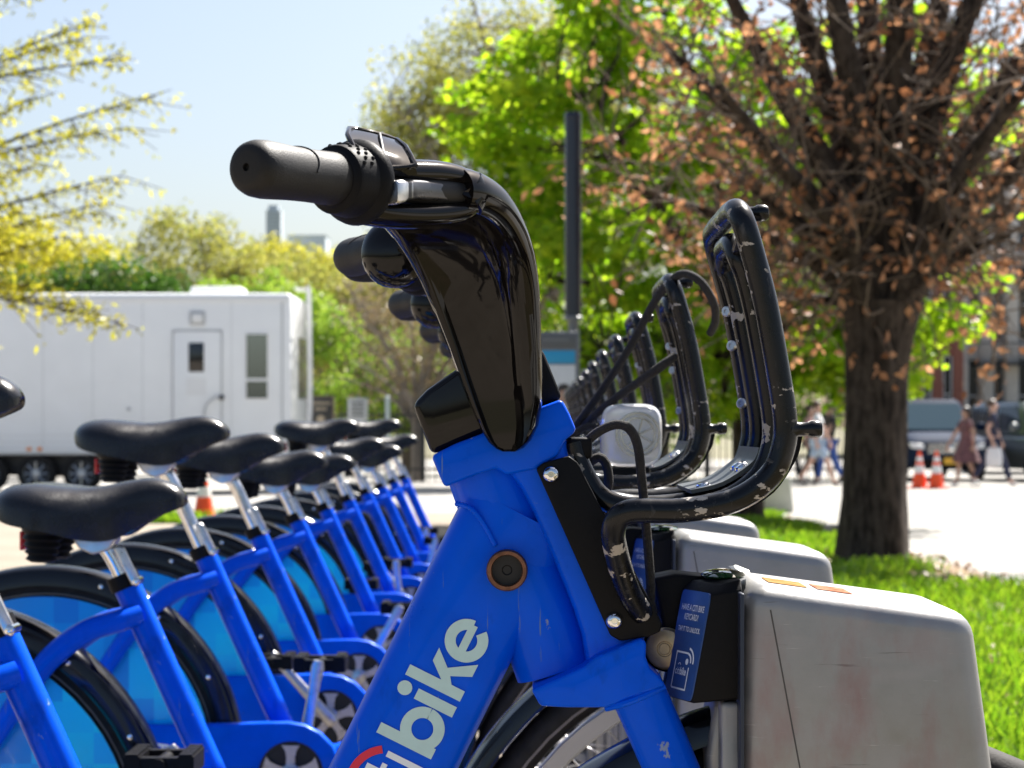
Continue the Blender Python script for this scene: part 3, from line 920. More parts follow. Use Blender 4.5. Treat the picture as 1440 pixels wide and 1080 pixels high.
MB().box((hc.x - .028, hc.y - .026, hc.z - .052), (hc.x + .02, hc.y + .03, hc.z - .034)).build('lamp_foot', PLAST, lamp, bevel=.004)

# ================================================================== docks
DX = 0.27


def make_dock():
    root = empty('bike_dock', (DX, 0, 0))
    ap = MB()
    ap.prism([(.1540, .8222), (.3205, .8000), (.3356, .688), (.420, .07), (.135, .07), (.1495, .688)], -.080, .080)
    shell = ap.build('housing', ALU, root, bevel=.0165, seg=5)
    sm = MB()
    for s in (-1, 1):
        sm.tube([V((.1722, s * .0800, .8030)), V((.1936, s * .0800, .688)), V((.3060, s * .0800, .08))], .0006, 6, 1)
    sm.build('seam', mat('seam_grey', (.055, .052, .05), .6), shell)
    lp_ = MB().box((.1498, -.083, .08), (.1530, .083, .8150)).build('edge_trim', mat('edge_trim_blue', (.035, .04, .055), .4, metal=.5), root, bevel=.001)
    # lock head
    ring0 = [(.1167, -.060), (.1530, -.066), (.1530, .066), (.1167, .060), (.0989, .016), (.0989, -.016)]
    secs = []
    for f, gr in ((0, .97), (.02, 1), (.5, 1), (.97, 1), (1.0, .96), (1.06, .88)):
        sx = .0152 * f; z = .732 + .0825 * f
        secs.append([V(((x - .153) * gr + .153 + sx * (1 if x < .15 else 0), y * gr, z + (.0 if x < .15 else .004))) for x, y in ring0])
    lh = MB().loft(secs).build('lock_head', PLAST, root, bevel=.0015, seg=2)
    # label on the near-left facet
    A_, B_ = V((.0989, -.016, .732)), V((.1167, -.060, .732))
    C_, D_ = A_ + V((.0152, 0, .0825)), B_ + V((.0152, 0, .0825))
    ux = (B_ - A_).normalized(); nrm = ux.cross((C_ - A_).normalized()).normalized()
    if nrm.y > 0: nrm = -nrm
    uy = (C_ - A_).normalized()
    L, Hh = (B_ - A_).length, (C_ - A_).length
    lb = MB()
    ringp = []
    w0, h0 = L * .485, Hh * .485
    for a, b in rrect(28, w0, h0, 14): ringp.append((a, b))
    cc = (A_ + D_) / 2
    lb.loft([[cc + nrm * -.0005 + ux * a + uy * b for a, b in ringp], [cc + nrm * .0010 + ux * a + uy * b for a, b in ringp]])
    lab = lb.build('label_panel', LABEL, root, smooth=False)
    o = cc + nrm * .0013
    tx = MB()
    for s_, sz, vv in (('HAVE A CITI BIKE', .0066, .0255), ('KEYCARD?', .0066, .0185), ('TAP IT TO UNLOCK.', .0054, .0095)):
        on_plane(tx, text_verts(s_, sz, .00008), o + uy * vv, ux, uy, .72)
    on_plane(tx, text_verts('citi', .0080, 0, 'RIGHT'), o + uy * -.0228 + ux * -.0026, ux, uy, .80)
    on_plane(tx, text_verts('bike', .0080, .0002, 'LEFT'), o + uy * -.0228 + ux * -.0024, ux, uy, .74)

    def st(pts, w): on_plane(tx, ribbon(pts, w), o, ux, uy)
    st([(.0065, -.0062), (-.0118, -.0062)], .0014)
    st([(-.0124, -.0056), (-.0124, -.0334)], .0014)
    st([(-.0118, -.0334), (.0098, -.0334)], .0014)
    st([(.0104, -.034), (.0104, -.0165)], .0014)
    st(arc2(.0060, -.0125, .0060, -5, 85, 12), .0018)
    st(arc2(.0060, -.0125, .0100, -5, 85, 12), .0018)
    tx.add([o + ux * (.0060 + .0024 * math.cos(q * .5236)) + uy * (-.0125 + .0024 * math.sin(q * .5236)) for q in range(12)], [tuple(range(12))])
    st(arc2(-.0050, -.0166, .0022, 20, 160, 10), .0006)
    tx.build('lettering', LETTER_W, lab, smooth=False)
    # bracket arm behind the label, brass lock, lens, lower cover
    ba = MB().prism([(.0905, .8205), (.1080, .8240), (.1330, .8215), (.1330, .770), (.1150, .760), (.1000, .780)], -.008, .040)
    ba.build('latch_bracket', PLAST, root, bevel=.003)
    kc = W(935, 917, -.030)
    kn = MB().lathe(kc + V((.004, .030, 0)), (-.20, -1, .05), [(0, .0155), (.010, .0160), (.011, .0150), (.0165, .0145), (.0175, .0130), (.0175, .0060), (.0165, .0055), (.0165, .0045), (.018, .004), (.018, .0004)], 30)
    knob = kn.build('brass_lock', BRASS, root)
    MB().lathe(kc + V((.006, .038, 0)), (-.20, -1, .05), [(0, .0185), (.014, .0185), (.015, .0165)], 30).build('lock_collar', PLAST, knob)
    ln = MB().sphere(V((.1440, -.010, .8235)), .020, 20, 8, (.85, 1.5, .22))
    ln.build('status_lens', LEDGREEN, root)
    MB().box((.138, -.062, .08), (.156, .062, .733)).build('rear_panel', ALU, root, bevel=.004)
    MB().prism([(.1365, .732), (.150, .735), (.150, .40), (.128, .40), (.1265, .55), (.1290, .69)], -.040, .045).build('lower_cover', ALU, root, bevel=.006)
    MB().box((-.02, -.16, .0), (.56, .16, .03)).build('base_plate', STEEL, root, bevel=.01)
    MB().box((.13, -.085, .03), (.43, .085, .075)).build('foot', PLAST, root, bevel=.008)
    return root


dock0 = make_dock()
DOCKS = []
for i in range(NBIKE):
    o = dock0 if i == 0 else copy_tree(dock0)
    o.location = (DX, i * PITCH, 0)
    if i == 0: lab = 'brushed silver dock with red smears on its side and orange stickers on top'
    elif i == 1: lab = 'plain silver dock holding the bike with the clear headlamp'
    else: lab = 'silver dock holding the %s bike beyond the one with the clear headlamp' % ORD[i]
    tag(o, lab, 'bike dock', 'silver docks of the bike share station')
    DOCKS.append(o)
for ch in DOCKS[0].children:
    if ch.name.split('.')[0] == 'housing':
        ch.data = ch.data.copy()
        ch.data.materials[0] = ALU_RED
STK = mat('faded_orange_sticker', (0.30, 0.10, 0.03), 1.0, spec=0.0, c2=(0.34, 0.24, 0.11), scale=90)
STK2 = mat('faded_red_sticker', (0.27, 0.045, 0.02), 1.0, spec=0.0, c2=(0.34, 0.25, 0.17), scale=110)
hs = [c for c in DOCKS[0].children if c.name.startswith('housing')][0]
hs['org'] = (DX, 0, 0)
for (x0, x1, y0, y1, m) in ((.176, .205, -.035, .012, STK), (.212, .238, -.040, .008, STK2)):
    def zt(x): return .8222 - (x - .154) * .0222 / .1665 + .0006
    MB().add([(x0, y0, zt(x0)), (x1, y0 - .004, zt(x1)), (x1, y1, zt(x1)), (x0, y1 + .004, zt(x0))], [(0, 1, 2, 3)]).build('sticker', m, hs, smooth=False)
PEEL = mat('peeled_white_sticker', (0.72, 0.72, 0.66), 0.6, var=.1)
MB().add([(.150, -.030, .8289), (.162, -.040, .8262), (.166, .008, .8258), (.157, .018, .8290), (.149, .0, .8293)], [(0, 1, 2, 3, 4)]).build('sticker', PEEL, hs, smooth=False)

# ================================================================== ground
def sheet(name, x0, x1, y0, y1, dz, m, nx=1):
    ys = sorted(set([y0, y1] + [y for y in (7, 38) if y0 < y < y1]))
    xs = [x0 + (x1 - x0) * i / nx for i in range(nx + 1)]
    vs_ = [(x, y, zg(y) + dz) for y in ys for x in xs]
    fs = [(j * (nx + 1) + i, j * (nx + 1) + i + 1, (j + 1) * (nx + 1) + i + 1, (j + 1) * (nx + 1) + i) for j in range(len(ys) - 1) for i in range(nx)]
    o = MB().add(vs_, fs).build(name, m, smooth=False)
    return tag(o, kind='structure')


def ground_mat(name, c, c2, scale, bump=0.3, bscale=60, fine=None):
    m = mat(name, c, 0.9, c2=c2, scale=scale, bump=bump, bscale=bscale, spec=0.2)
    return m


sheet('ground', -1500, 1500, -30, 4000, -.012, ground_mat('dry_ground', (.20, .17, .12), (.12, .13, .07), .3))
PAVE = ground_mat('paving', (.20, .168, .132), (.27, .23, .185), 1.2, .25, 90)
mask_over(PAVE, (.13, .112, .09), 3, .58, .75, rough=.9)
sheet('plaza', -30, .62, -8, 24, -.004, PAVE)
SOIL = ground_mat('lawn_soil', (.085, .085, .035), (.16, .115, .070), 2.5, .5, 40)
sheet('lawn', .62, 2.72, -8, 60, -.004, SOIL)
LITTER = ground_mat('leaf_litter', (.20, .13, .075), (.33, .26, .17), 14, .6, 90)
sheet('verge', 2.72, 3.0, -8, 60, -.004, LITTER)
ROAD = ground_mat('sunbleached_road', (.245, .235, .217), (.295, .284, .264), .8, .15, 60)
mask_over(ROAD, (.185, .176, .162), 1.1, .58, .78, rough=.9, stretch=(1, .25, 1))
sheet('road', 3.0, 60, -8, 75, -.004, ROAD)
sheet('street', -60, 3.0, 24, 75, -.004, ground_mat('street_asphalt', (.24, .23, .22), (.32, .31, .29), .7, .15, 50))
PAINT = mat('road_paint', (.78, .77, .74), .7, var=.08, scale=6)
for i in range(7):
    y = 25.0 + 1.15 * i
    o = MB().add([(8.2, y, zg(y)), (10.8, y - .3, zg(y)), (10.8, y + .22, zg(y + .5)), (8.2, y + .5, zg(y + .5))], [(0, 1, 2, 3)]).build('crosswalk_stripe', PAINT, smooth=False)
    tag(o, kind='structure')


def fast_mesh(name, verts, faces4, m, parent=None, org=(0, 0, 0), smooth=False):
    """mesh from numpy arrays of vertices and quads"""
    me = bpy.data.meshes.new(name)
    nv, nf = len(verts), len(faces4)
    me.vertices.add(nv); me.vertices.foreach_set('co', (verts - np.array(org)).astype(np.float32).ravel())
    me.loops.add(nf * 4); me.loops.foreach_set('vertex_index', faces4.astype(np.int32).ravel())
    me.polygons.add(nf)
    me.polygons.foreach_set('loop_start', np.arange(0, nf * 4, 4, dtype=np.int32))
    if smooth: me.polygons.foreach_set('use_smooth', np.ones(nf, dtype=bool))
    me.update(calc_edges=True)
    me.materials.append(m)
    o = bpy.data.objects.new(name, me); col.objects.link(o)
    if parent: o.parent = parent; o.location = V(org) - V(parent_origin(parent))
    else: o.location = org
    o['org'] = tuple(org)
    return o


# grass blades
def grass(name, x0, x1, y0, y1, n, hmin, hmax, m, label):
    # denser towards the station
    y = y0 + (y1 - y0) * rng.random(n) ** 1.6
    x = x0 + (x1 - x0) * rng.random(n)
    keep = (np.sin(x * 5.1 + y * 1.7) + np.sin(y * 3.3 - x * 2.2) + .8 * np.sin(x * 11 + 2) * np.sin(y * 7) + rng.normal(0, .55, n)) > -.45
    keep &= np.hypot(x - 2.44, y - 12.85) > .45 + .3 * rng.random(n)
    keep &= x < 2.5 + .3 * np.sin(y * 2.1) + .2 * rng.random(n)
    x, y = x[keep], y[keep]; n = len(x)
    h = hmin + (hmax - hmin) * rng.random(n) ** 1.5
    a = rng.random(n) * 2 * np.pi
    w = .0028 + .003 * rng.random(n) + .0004 * y
    lean = h * (.25 + .7 * rng.random(n)); la = rng.random(n) * 2 * np.pi
    z = np.array([zg(v) for v in y]) - .006
    dx, dy = np.cos(a) * w, np.sin(a) * w
    v = np.empty((n, 4, 3))
    v[:, 0] = np.c_[x - dx, y - dy, z]; v[:, 1] = np.c_[x + dx, y + dy, z]
    v[:, 2] = np.c_[x + dx * .5 + np.cos(la) * lean, y + dy * .5 + np.sin(la) * lean, z + h]
    v[:, 3] = np.c_[x - dx * .5 + np.cos(la) * lean, y - dy * .5 + np.sin(la) * lean, z + h]
    o = fast_mesh(name, v.reshape(-1, 3), np.arange(n * 4).reshape(-1, 4), m)
    return tag(o, label, 'grass', kind='stuff')


GRASS = leaf_mat('grass_blade', (.10, .24, .008), (.28, .42, .02), .5)
grass('grass', .66, 2.85, 2.5, 26, 150000, .04, .13, GRASS, 'bright green lawn grass between the docks and the road')
grass('grass_tuft', -5.2, -3.6, 20.5, 22.5, 2500, .05, .14, GRASS, 'patch of short grass on the paving before the trailer')


# dry leaves lying on the lawn and verge
def litter(n):
    y = 3 + 20 * rng.random(n) ** 1.4; x = .8 + 2.3 * rng.random(n) ** .55
    z = np.array([zg(v) for v in y]) + .012 + .05 * rng.random(n) * (x < 2.5)
    a = rng.random(n) * 2 * np.pi; s_ = .02 + .03 * rng.random(n); t = rng.normal(0, .35, (n, 2))
    v = np.empty((n, 4, 3))
    for k_, (u, w) in enumerate(((-1, 0), (0, -.55), (1, 0), (0, .55))):
        dx = s_ * (u * np.cos(a) - w * np.sin(a)); dy = s_ * (u * np.sin(a) + w * np.cos(a))
        v[:, k_] = np.c_[x + dx, y + dy, z + dx * t[:, 0] + dy * t[:, 1]]
    o = fast_mesh('fallen_leaves', v.reshape(-1, 3), np.arange(n * 4).reshape(-1, 4), leaf_mat('fallen_leaf', (.16, .09, .05), (.40, .28, .17), .2))
    return tag(o, 'dry brown leaves scattered over the lawn and its bare edge', 'leaves', kind='stuff')


litter(2600)


# ================================================================== trees
BARK_D = mat('dark_bark', (.034, .025, .019), .9, spec=.2, c2=(.075, .058, .045), scale=14, bump=1.0, bscale=30)
mask_over(BARK_D, (.016, .012, .009), 22, .47, .60, rough=.95, stretch=(1, 1, .22))
BARK_G = mat('grey_bark', (.17, .145, .12), .9, c2=(.27, .235, .20), scale=10, bump=.8, bscale=30)
BARK_B = mat('brown_bark', (.10, .070, .048), .9, c2=(.17, .13, .095), scale=10, bump=.8, bscale=30)


def leaves(centers, per, spread, size, m, parent, name='crown', droop=0.3, org=(0, 0, 0), aspect=.55, flat=0.0, fold=True):
    C = np.repeat(np.array(centers), per, axis=0)
    n = len(C)
    off = rng.normal(0, 1, (n, 3)); off /= np.maximum(np.linalg.norm(off, axis=1, keepdims=True), 1e-6)
    off *= (rng.random((n, 1)) ** .45) * np.array(spread)
    P = C + off
    d = rng.normal(0, 1, (n, 3)); d[:, 2] = d[:, 2] * (1 - flat) - droop
    d /= np.linalg.norm(d, axis=1, keepdims=True)
    s = rng.normal(0, 1, (n, 3)); s[:, 2] *= (1 - flat)
    s -= d * (s * d).sum(1, keepdims=True); s /= np.linalg.norm(s, axis=1, keepdims=True)
    L = size * (.6 + .8 * rng.random((n, 1)))
    nr = np.cross(d, s)
    cup = nr * L * (rng.random((n, 1)) - .5) * .5
    v = np.empty((n, 6, 3))
    v[:, 0] = P; v[:, 1] = P + d * L * .45 + s * L * aspect * .5 + cup; v[:, 2] = P + d * L * .5
    v[:, 3] = P + d * L * .45 - s * L * aspect * .5 + cup; v[:, 4] = P + d * L + cup * .5; v[:, 5] = v[:, 2]
    # two quads folded along the midrib
    base = np.arange(n)[:, None] * 6
    q = np.concatenate([base + np.array([[0, 1, 4, 2]]), base + np.array([[0, 2, 4, 3]])])
    vv = v.reshape(-1, 3)
    return fast_mesh(name, vv, q, m, parent, org)


def branch_tubes(mb, paths, seg=6):
    for pts, r0, r1 in paths:
        mb.tube(pts, [r0, (r0 + r1) * .5, r1], seg, 3, caps=False)


def tree(name, label, base, trunk, crowns, ncl, per, spread, size, lm, bark, cat='tree', group=None, limbs=7, twig=.010, droop=.3, flat=0.0, aspect=.55, shell=.55, lean=(0, 0)):
    """trunk: (height to the fork, radius).  crowns: list of (centre offset from the base, radii, weight)"""
    bx, by = base; bz = zg(by)
    root = empty(name, (bx, by, bz), label, cat, group)
    th, tr = trunk
    B = V((bx, by, bz)); F = B + V((lean[0], lean[1], th))
    tk = MB().tube([B - V((0, 0, .1)), B + V((0, 0, .02)), B + V((lean[0] * .2, lean[1] * .2, th * .35)), F], [tr * 1.5, tr * 1.12, tr, tr * .9], 14, 5)
    trunk_o = tk.build('trunk', bark, root)
    wts = np.array([c[2] for c in crowns], float); wts /= wts.sum()
    cl = []
    for ci in rng.choice(len(crowns), ncl, p=wts):
        c, r, _ = crowns[ci]
        d = rng.normal(0, 1, 3); d /= np.linalg.norm(d)
        rad = shell + (1 - shell) * rng.random() if rng.random() < .75 else rng.random() ** .5
        cl.append(np.array([bx + c[0], by + c[1], bz + c[2]]) + d * rad * np.array(r))
    cl = np.array(cl)
    # limbs towards well-spread clusters
    pick = [int(rng.integers(ncl))]
    while len(pick) < min(limbs, ncl):
        dist = np.min(np.linalg.norm(cl[:, None] - cl[pick][None], axis=2), axis=1)
        pick.append(int(np.argmax(dist)))
    nodes = []
    lb = MB()
    for i in pick:
        E_ = V(cl[i]); d = E_ - F
        m1 = F + d * .35 + V((0, 0, .12 * d.length)); m2 = F + d * .7 + V((0, 0, .08 * d.length)) + V(rng.normal(0, .03, 3)) * d.length
        pts = crom([F, m1, m2, E_], 4)
        lb.tube([F - V((0, 0, tr * .6)), m1, m2, E_], [tr * .55, tr * .34, tr * .18, twig], 7, 4, caps=False)
        for j, p in enumerate(pts[2:]): nodes.append((p, tr * (.45 - .4 * (j + 2) / len(pts))))
    N = np.array([tuple(n[0]) for n in nodes])
    for i in range(ncl):
        if i in pick: continue
        c = cl[i]
        dist = np.linalg.norm(N - c, axis=1) + np.maximum(0, N[:, 2] - c[2]) * .8
        j = int(np.argmin(dist)); s_ = nodes[j][0]; r0 = max(twig * 1.2, min(nodes[j][1] * .6, tr * .2))
        mid = s_.lerp(V(c), .5) + V(rng.normal(0, .10, 3)) * (V(c) - s_).length
        lb.tube([s_, mid, V(c)], [r0, r0 * .7, twig * .5], 5, 3, caps=False)
    lb.build('limbs', bark, root)
    leaves(cl, per, spread, size, lm, root, 'crown', droop, (bx, by, bz), aspect, flat)
    return root


GREEN = leaf_mat('maple_leaf', (.19, .38, .010), (.46, .59, .025), .72)
YELGRN = leaf_mat('young_yellow_leaf', (.28, .30, .02), (.62, .56, .04), .6)
OLIVE = leaf_mat('olive_leaf', (.22, .26, .05), (.46, .43, .09), .55)
BROWN = leaf_mat('dry_brown_leaf', (.24, .095, .038), (.66, .35, .18), .45)
FRESH = leaf_mat('fresh_leaf', (.14, .28, .025), (.36, .48, .05), .55)
DEEP = leaf_mat('deep_green_leaf', (.035, .10, .012), (.09, .19, .02), .4)
GOLD = leaf_mat('golden_leaf', (.30, .32, .02), (.62, .56, .05), .55)
TWIGGY = leaf_mat('bud_tan', (.22, .16, .10), (.34, .27, .13), .3)

# the copper-leaved tree by the road: low fork, many upright limbs, dry leaves along its twigs
T1 = V((2.44, 12.85, zg(12.85)))
t1 = empty('copper_leaved_tree', T1, 'stout dark tree with dry copper leaves, its low forked trunk standing in the lawn', 'tree')
tb = MB()
prof = []
tp = [(1228, 800), (1228, 770), (1229, 700), (1230, 620), (1231, 540), (1236, 470), (1242, 425)]
pts = [W(a, b, 12.85) for a, b in tp]
secs = []
rad = [.30, .255, .225, .220, .222, .245, .29]
P = crom(pts, 4); rr = np.interp(np.linspace(0, 1, len(P)), np.linspace(0, 1, len(rad)), rad)
for p, r in zip(P, rr):
    secs.append([p + V((math.cos(a) * r * (1 + .05 * math.sin(5 * a + p.z * 2) + .03 * math.sin(11 * a + p.z * 5)), math.sin(a) * r * (1 + .05 * math.sin(5 * a + p.z * 2)), 0)) for a in [2 * math.pi * k / 28 for k in range(28)]])
tb.loft(secs)
tb.build('trunk', BARK_D, t1)
lb = MB()
ends = [(1040, 250, -.3, .085), (930, 60, .3, .09), (1000, -60, -.6, .11), (1090, -120, .5, .12), (1150, -160, -.5, .13), (1225, -190, .7, .12), (1290, -190, -.4, .14), (1350, -160, .6, .13), (1430, -140, -.2, .12), (1530, -60, .4, .12), (1580, 120, -.6, .10), (1500, 260, .6, .09), (1080, 420, .6, .05), (880, 260, .9, .06), (1420, 330, -.9, .06), (1010, 120, -1.3, .08), (1470, 90, -1.3, .09)]
fork = pts[-1] - V((0, 0, .10))
nodes = []
for (px, py, dy, r) in ends:
    E_ = W(px, py, 12.85 + dy)
    d = E_ - fork
    m1 = fork + d * .28 + V((-d.x * .04, 0, .05 * d.length)) + V((0, 0, -.02))
    m2 = fork + d * .62 + V((rng.normal(0, .06), rng.normal(0, .08), .06 * d.length))
    lb.tube([fork + V((d.x * .03, d.y * .03, -.18)), m1, m2, E_], [r * 1.25, r * .95, r * .66, r * .28], 9, 6, caps=False)
    for j, p in enumerate(crom([fork, m1, m2, E_], 6)):
        if j > 3: nodes.append((p, r * (.9 - .6 * j / 18), d.normalized()))
lb.build('limbs', BARK_D, t1)
tw = MB(); leafpts = []
for j_, (p, r, d) in enumerate(nodes):
    for q in range(2 if j_ % 2 else 3):
        L = .35 + .75 * rng.random()
        dd = (d * .55 + V(rng.normal(0, .65, 3)) + V((0, 0, .12))).normalized()
        e = p + dd * L + V((0, 0, -.1 * L)); mid = p + dd * L * .5 + V(rng.normal(0, .13, 3)) * L
        tw.tube([p, mid, e], [min(r * .30, .018), .008, .003], 5, 4, caps=False)
        for f in (.5, .75, .9, 1.0):
            leafpts.append(tuple(p.lerp(e, f) + V(rng.normal(0, .05, 3))))
        for w in range(2):
            s_ = p.lerp(e, .4 + .5 * rng.random()); d2 = (dd + V(rng.normal(0, .8, 3))).normalized(); e2 = s_ + d2 * (.18 + .3 * rng.random())
            tw.tube([s_, e2], [.006, .003], 4, 1, caps=False)
            leafpts.append(tuple(e2)); leafpts.append(tuple(s_.lerp(e2, .6)))
tw.build('twigs', BARK_B, t1)
leaves([q for q in leafpts if rng.random() < (.46 + .24 * math.sin(q[0] * 5.0 + q[2] * 7.0)) * (.55 if abs(q[0] - 2.6) < .8 and q[2] > 2.1 else 1.0)], 2, (.07, .07, .07), .080, BROWN, t1, 'crown', .5, T1, .6)

# fresh green tree behind it
tree('green_maple', 'bright green leafy tree growing behind the copper-leaved tree', (2.35, 20.5), (1.7, .17),
     [((-1.6, -.2, 2.9), (1.75, 1.8, 1.5), 5), ((.6, 0, 3.0), (2.0, 1.8, 1.9), 5), ((-1.0, .2, 4.6), (1.5, 1.5, 1.3), 3), ((1.4, .3, 4.6), (1.9, 1.6, 1.5), 4), ((1.2, 0, 2.1), (1.1, 1.1, .75), 2), ((-.6, 0, 1.75), (1.9, 1.2, .6), 3), ((-2.0, -.3, 4.2), (1.2, 1.3, 1.1), 2), ((-1.2, -.3, 5.8), (1.2, 1.3, .9), 2)],
     360, 80, (.42, .42, .16), .12, GREEN, BARK_D, droop=.25, flat=.35, limbs=12, aspect=.85)
# airy budding tree
tree('budding_tree', 'tall airy tree with tan twigs and sparse yellow-green buds behind the green one', (-.4, 40.0), (3.2, .24),
     [((-.2, 0, 5.4), (2.6, 2.4, 2.2), 4), ((.6, 0, 8.3), (2.9, 2.5, 2.4), 4), ((-1.7, 0, 7.3), (1.5, 1.6, 1.8), 2), ((2.5, 0, 6.5), (2.3, 2, 2.8), 2)],
     700, 66, (.5, .5, .4), .10, OLIVE, BARK_G, limbs=22, twig=.016, shell=.3)
# overhanging catkin tree on the left, trunk beyond the frame
T4 = V((-5.6, 12.6, zg(12.6)))
t4 = empty('catkin_tree', T4, 'tree at the plaza edge whose long drooping branches carry yellow-green catkins', 'tree')
MB().tube([T4 - V((0, 0, .1)), T4 + V((0, 0, .1)), T4 + V((.05, 0, 1.4)), T4 + V((.1, .1, 3.0)), T4 + V((.1, 0, 5.5))], [.27, .2, .17, .13, .05], 14, 5).build('trunk', BARK_D, t4)
lb = MB(); cpts = []
tips = [(130, 30, 0), (60, -20, .4), (183, 82, -.3), (222, 132, .1), (178, 180, .3), (170, 247, -.2), (150, 285, .4), (120, 52, -.5), (90, 330, 0), (172, 455, -.4), (140, 440, .3), (70, 410, .2), (40, 140, -.6), (60, 230, .6), (20, 300, -.3), (-60, 60, .5), (-120, 200, -.5), (-200, 350, .3), (-40, -90, 0), (100, -100, .5), (-500, 200, .3), (-600, 80, -.5), (-560, 330, .6)]
for (px, py, dy) in tips:
    E_ = W(px, py, 12.6 + dy * 2.2)
    z0 = max(1.3, min(4.6, E_.z - .55 + rng.normal(0, .25)))
    S = T4 + V((.08, 0, z0 - T4.z - .55 if py < 380 else 1.75))
    d = E_ - S
    pp = [S, S + d * .35 + V((0, 0, .22)), S + d * .7 + V((0, 0, .16)), E_]
    lb.tube(pp, [.035, .020, .011, .003], 6, 5, caps=False)
    C_ = crom(pp, 8)
    for j, p in enumerate(C_):
        f = j / len(C_)
        if f < .3: continue
        for q in range(3 if f < .85 else 2):
            sd_ = V((d.x, d.y, 0)).normalized(); L = (.10 + .26 * rng.random()) * (1.15 - f * .8)
            e = p + V((sd_.x * L + rng.normal(0, .12), rng.normal(0, .2) * (1.2 - f), rng.normal(-.06, .16) * (1.3 - f)))
            lb.tube([p, e], [.004, .002], 4, 1, caps=False)
            cpts += [tuple(e), tuple(p.lerp(e, .5)), tuple(p)]
lb.build('limbs', BARK_D, t4)
leaves([q for q in cpts if rng.random() < .75], 3, (.07, .07, .07), .058, YELGRN, t4, 'crown', .9, T4, .35)

BGT = 'trees in the park behind the trailer'
tree('golden_tree', 'golden yellow leafy tree rising behind the trailer', (-11.6, 47.5), (1.6, .2), [((-1.2, 0, 4.9), (2.6, 2, 1.5), 3), ((.9, 0, 4.5), (1.7, 1.6, 1.2), 2), ((-2.5, 0, 5.6), (2, 1.6, 1.4), 2)], 190, 90, (.55, .55, .4), .14, GOLD, BARK_B, group=BGT, limbs=8)
tree('dark_green_shrub', 'dark green shrub showing above the trailer roof', (-9.6, 44.0), (1.2, .12), [((0, 0, 4.4), (1.1, 1, .7), 3), ((-1.3, 0, 4.2), (1.2, 1, .6), 2), ((1.2, 0, 4.1), (.8, .8, .5), 2)], 90, 80, (.4, .4, .3), .12, DEEP, BARK_B, group=BGT, limbs=6)
tree('olive_tree', 'broad olive-yellow tree behind the trailer air vent', (-10.0, 66.0), (2.4, .28), [((-1.5, 0, 6.0), (2.9, 2, 2.4), 3), ((1.8, 0, 5.3), (2.4, 2, 1.8), 3), ((.0, 0, 4.6), (4.6, 2, 1.7), 3)], 420, 70, (.7, .7, .55), .16, OLIVE, BARK_G, group=BGT, limbs=16, twig=.02)
tree('lime_green_tree', 'lime green rounded tree above the trailer door', (-7.2, 50.0), (1.6, .2), [((0, 0, 4.0), (1.6, 1.5, 1.2), 3), ((1.5, 0, 3.8), (1.2, 1, 1.0), 2), ((-1.4, 0, 3.7), (1.2, 1, 1.0), 2)], 160, 80, (.45, .45, .4), .13, FRESH, BARK_G, group=BGT, limbs=8)
tree('tan_budding_tree', 'tan and olive budding tree beside the trailer ladder', (-5.3, 58.0), (2.0, .22), [((0, 0, 4.2), (2.0, 1.6, 2.0), 3), ((1.6, 0, 4.6), (1.5, 1.5, 1.8), 2), ((-1.6, 0, 4.6), (1.8, 1.5, 1.8), 2)], 330, 55, (.55, .55, .5), .13, OLIVE, BARK_G, group=BGT, limbs=18, twig=.018, shell=.3)
tree('bare_twiggy_tree', 'nearly bare twiggy tree standing over the park fence', (-2.6, 43.5), (1.3, .13), [((-.3, 0, 2.6), (1.6, 1.2, 1.3), 3), ((.8, 0, 3.4), (1.4, 1.2, 1.3), 2), ((-.9, 0, 3.8), (1.2, 1.2, 1.1), 2)], 260, 16, (.35, .35, .3), .09, TWIGGY, BARK_G, group=BGT, limbs=26, twig=.014, shell=.2)
tree('fresh_green_tree', 'fresh green tree behind the park fence', (-3.2, 49.5), (1.0, .16), [((0, 0, 2.3), (1.7, 1.2, 1.5), 3), ((-1.5, 0, 2.0), (1.3, 1, 1.4), 2), ((1.7, 0, 2.4), (1.5, 1.2, 1.7), 2), ((3.6, 0, 2.6), (1.8, 1.3, 1.9), 2)], 240, 60, (.45, .45, .4), .12, FRESH, BARK_B, group=BGT, limbs=10)
tree('far_green_tree', 'green tree closing the view behind the station mast', (3.0, 46.0), (1.8, .22), [((0, 0, 3.4), (3.4, 1.6, 2.6), 3), ((3.0, 0, 3.2), (2.4, 1.6, 2.2), 3), ((1.4, 0, 6.6), (3.2, 1.8, 2.2), 3), ((4.0, 0, 7.0), (2.4, 1.8, 2.4), 2)], 330, 80, (.6, .6, .5), .16, FRESH, BARK_B, group=BGT, limbs=12)
tree('far_olive_tree', 'olive tree at the far end of the park, left of the tower', (-16.5, 78.0), (2.2, .3), [((0, 0, 4.4), (4.0, 2, 1.9), 3), ((5.5, 0, 4.0), (3.0, 2, 1.5), 3), ((-5, 0, 4.8), (3.5, 2, 2.2), 3)], 230, 60, (.8, .8, .6), .18, OLIVE, BARK_G, group=BGT, limbs=12, twig=.02)
tree('far_yellow_tree', 'yellowish tree at the far end of the park, below the tower', (-8.0, 84.0), (2.2, .3), [((0, 0, 4.6), (3.4, 2, 1.7), 3), ((4.5, 0, 4.6), (3.2, 2, 2.2), 3), ((1.5, 0, 3.0), (4.5, 2, 1.6), 2), ((-3.0, 0, 6.9), (3.2, 2, 2.4), 5), ((1.0, 0, 6.6), (2.8, 2, 2.5), 4)], 560, 60, (.8, .8, .6), .18, YELGRN, BARK_G, group=BGT, limbs=12, twig=.02)

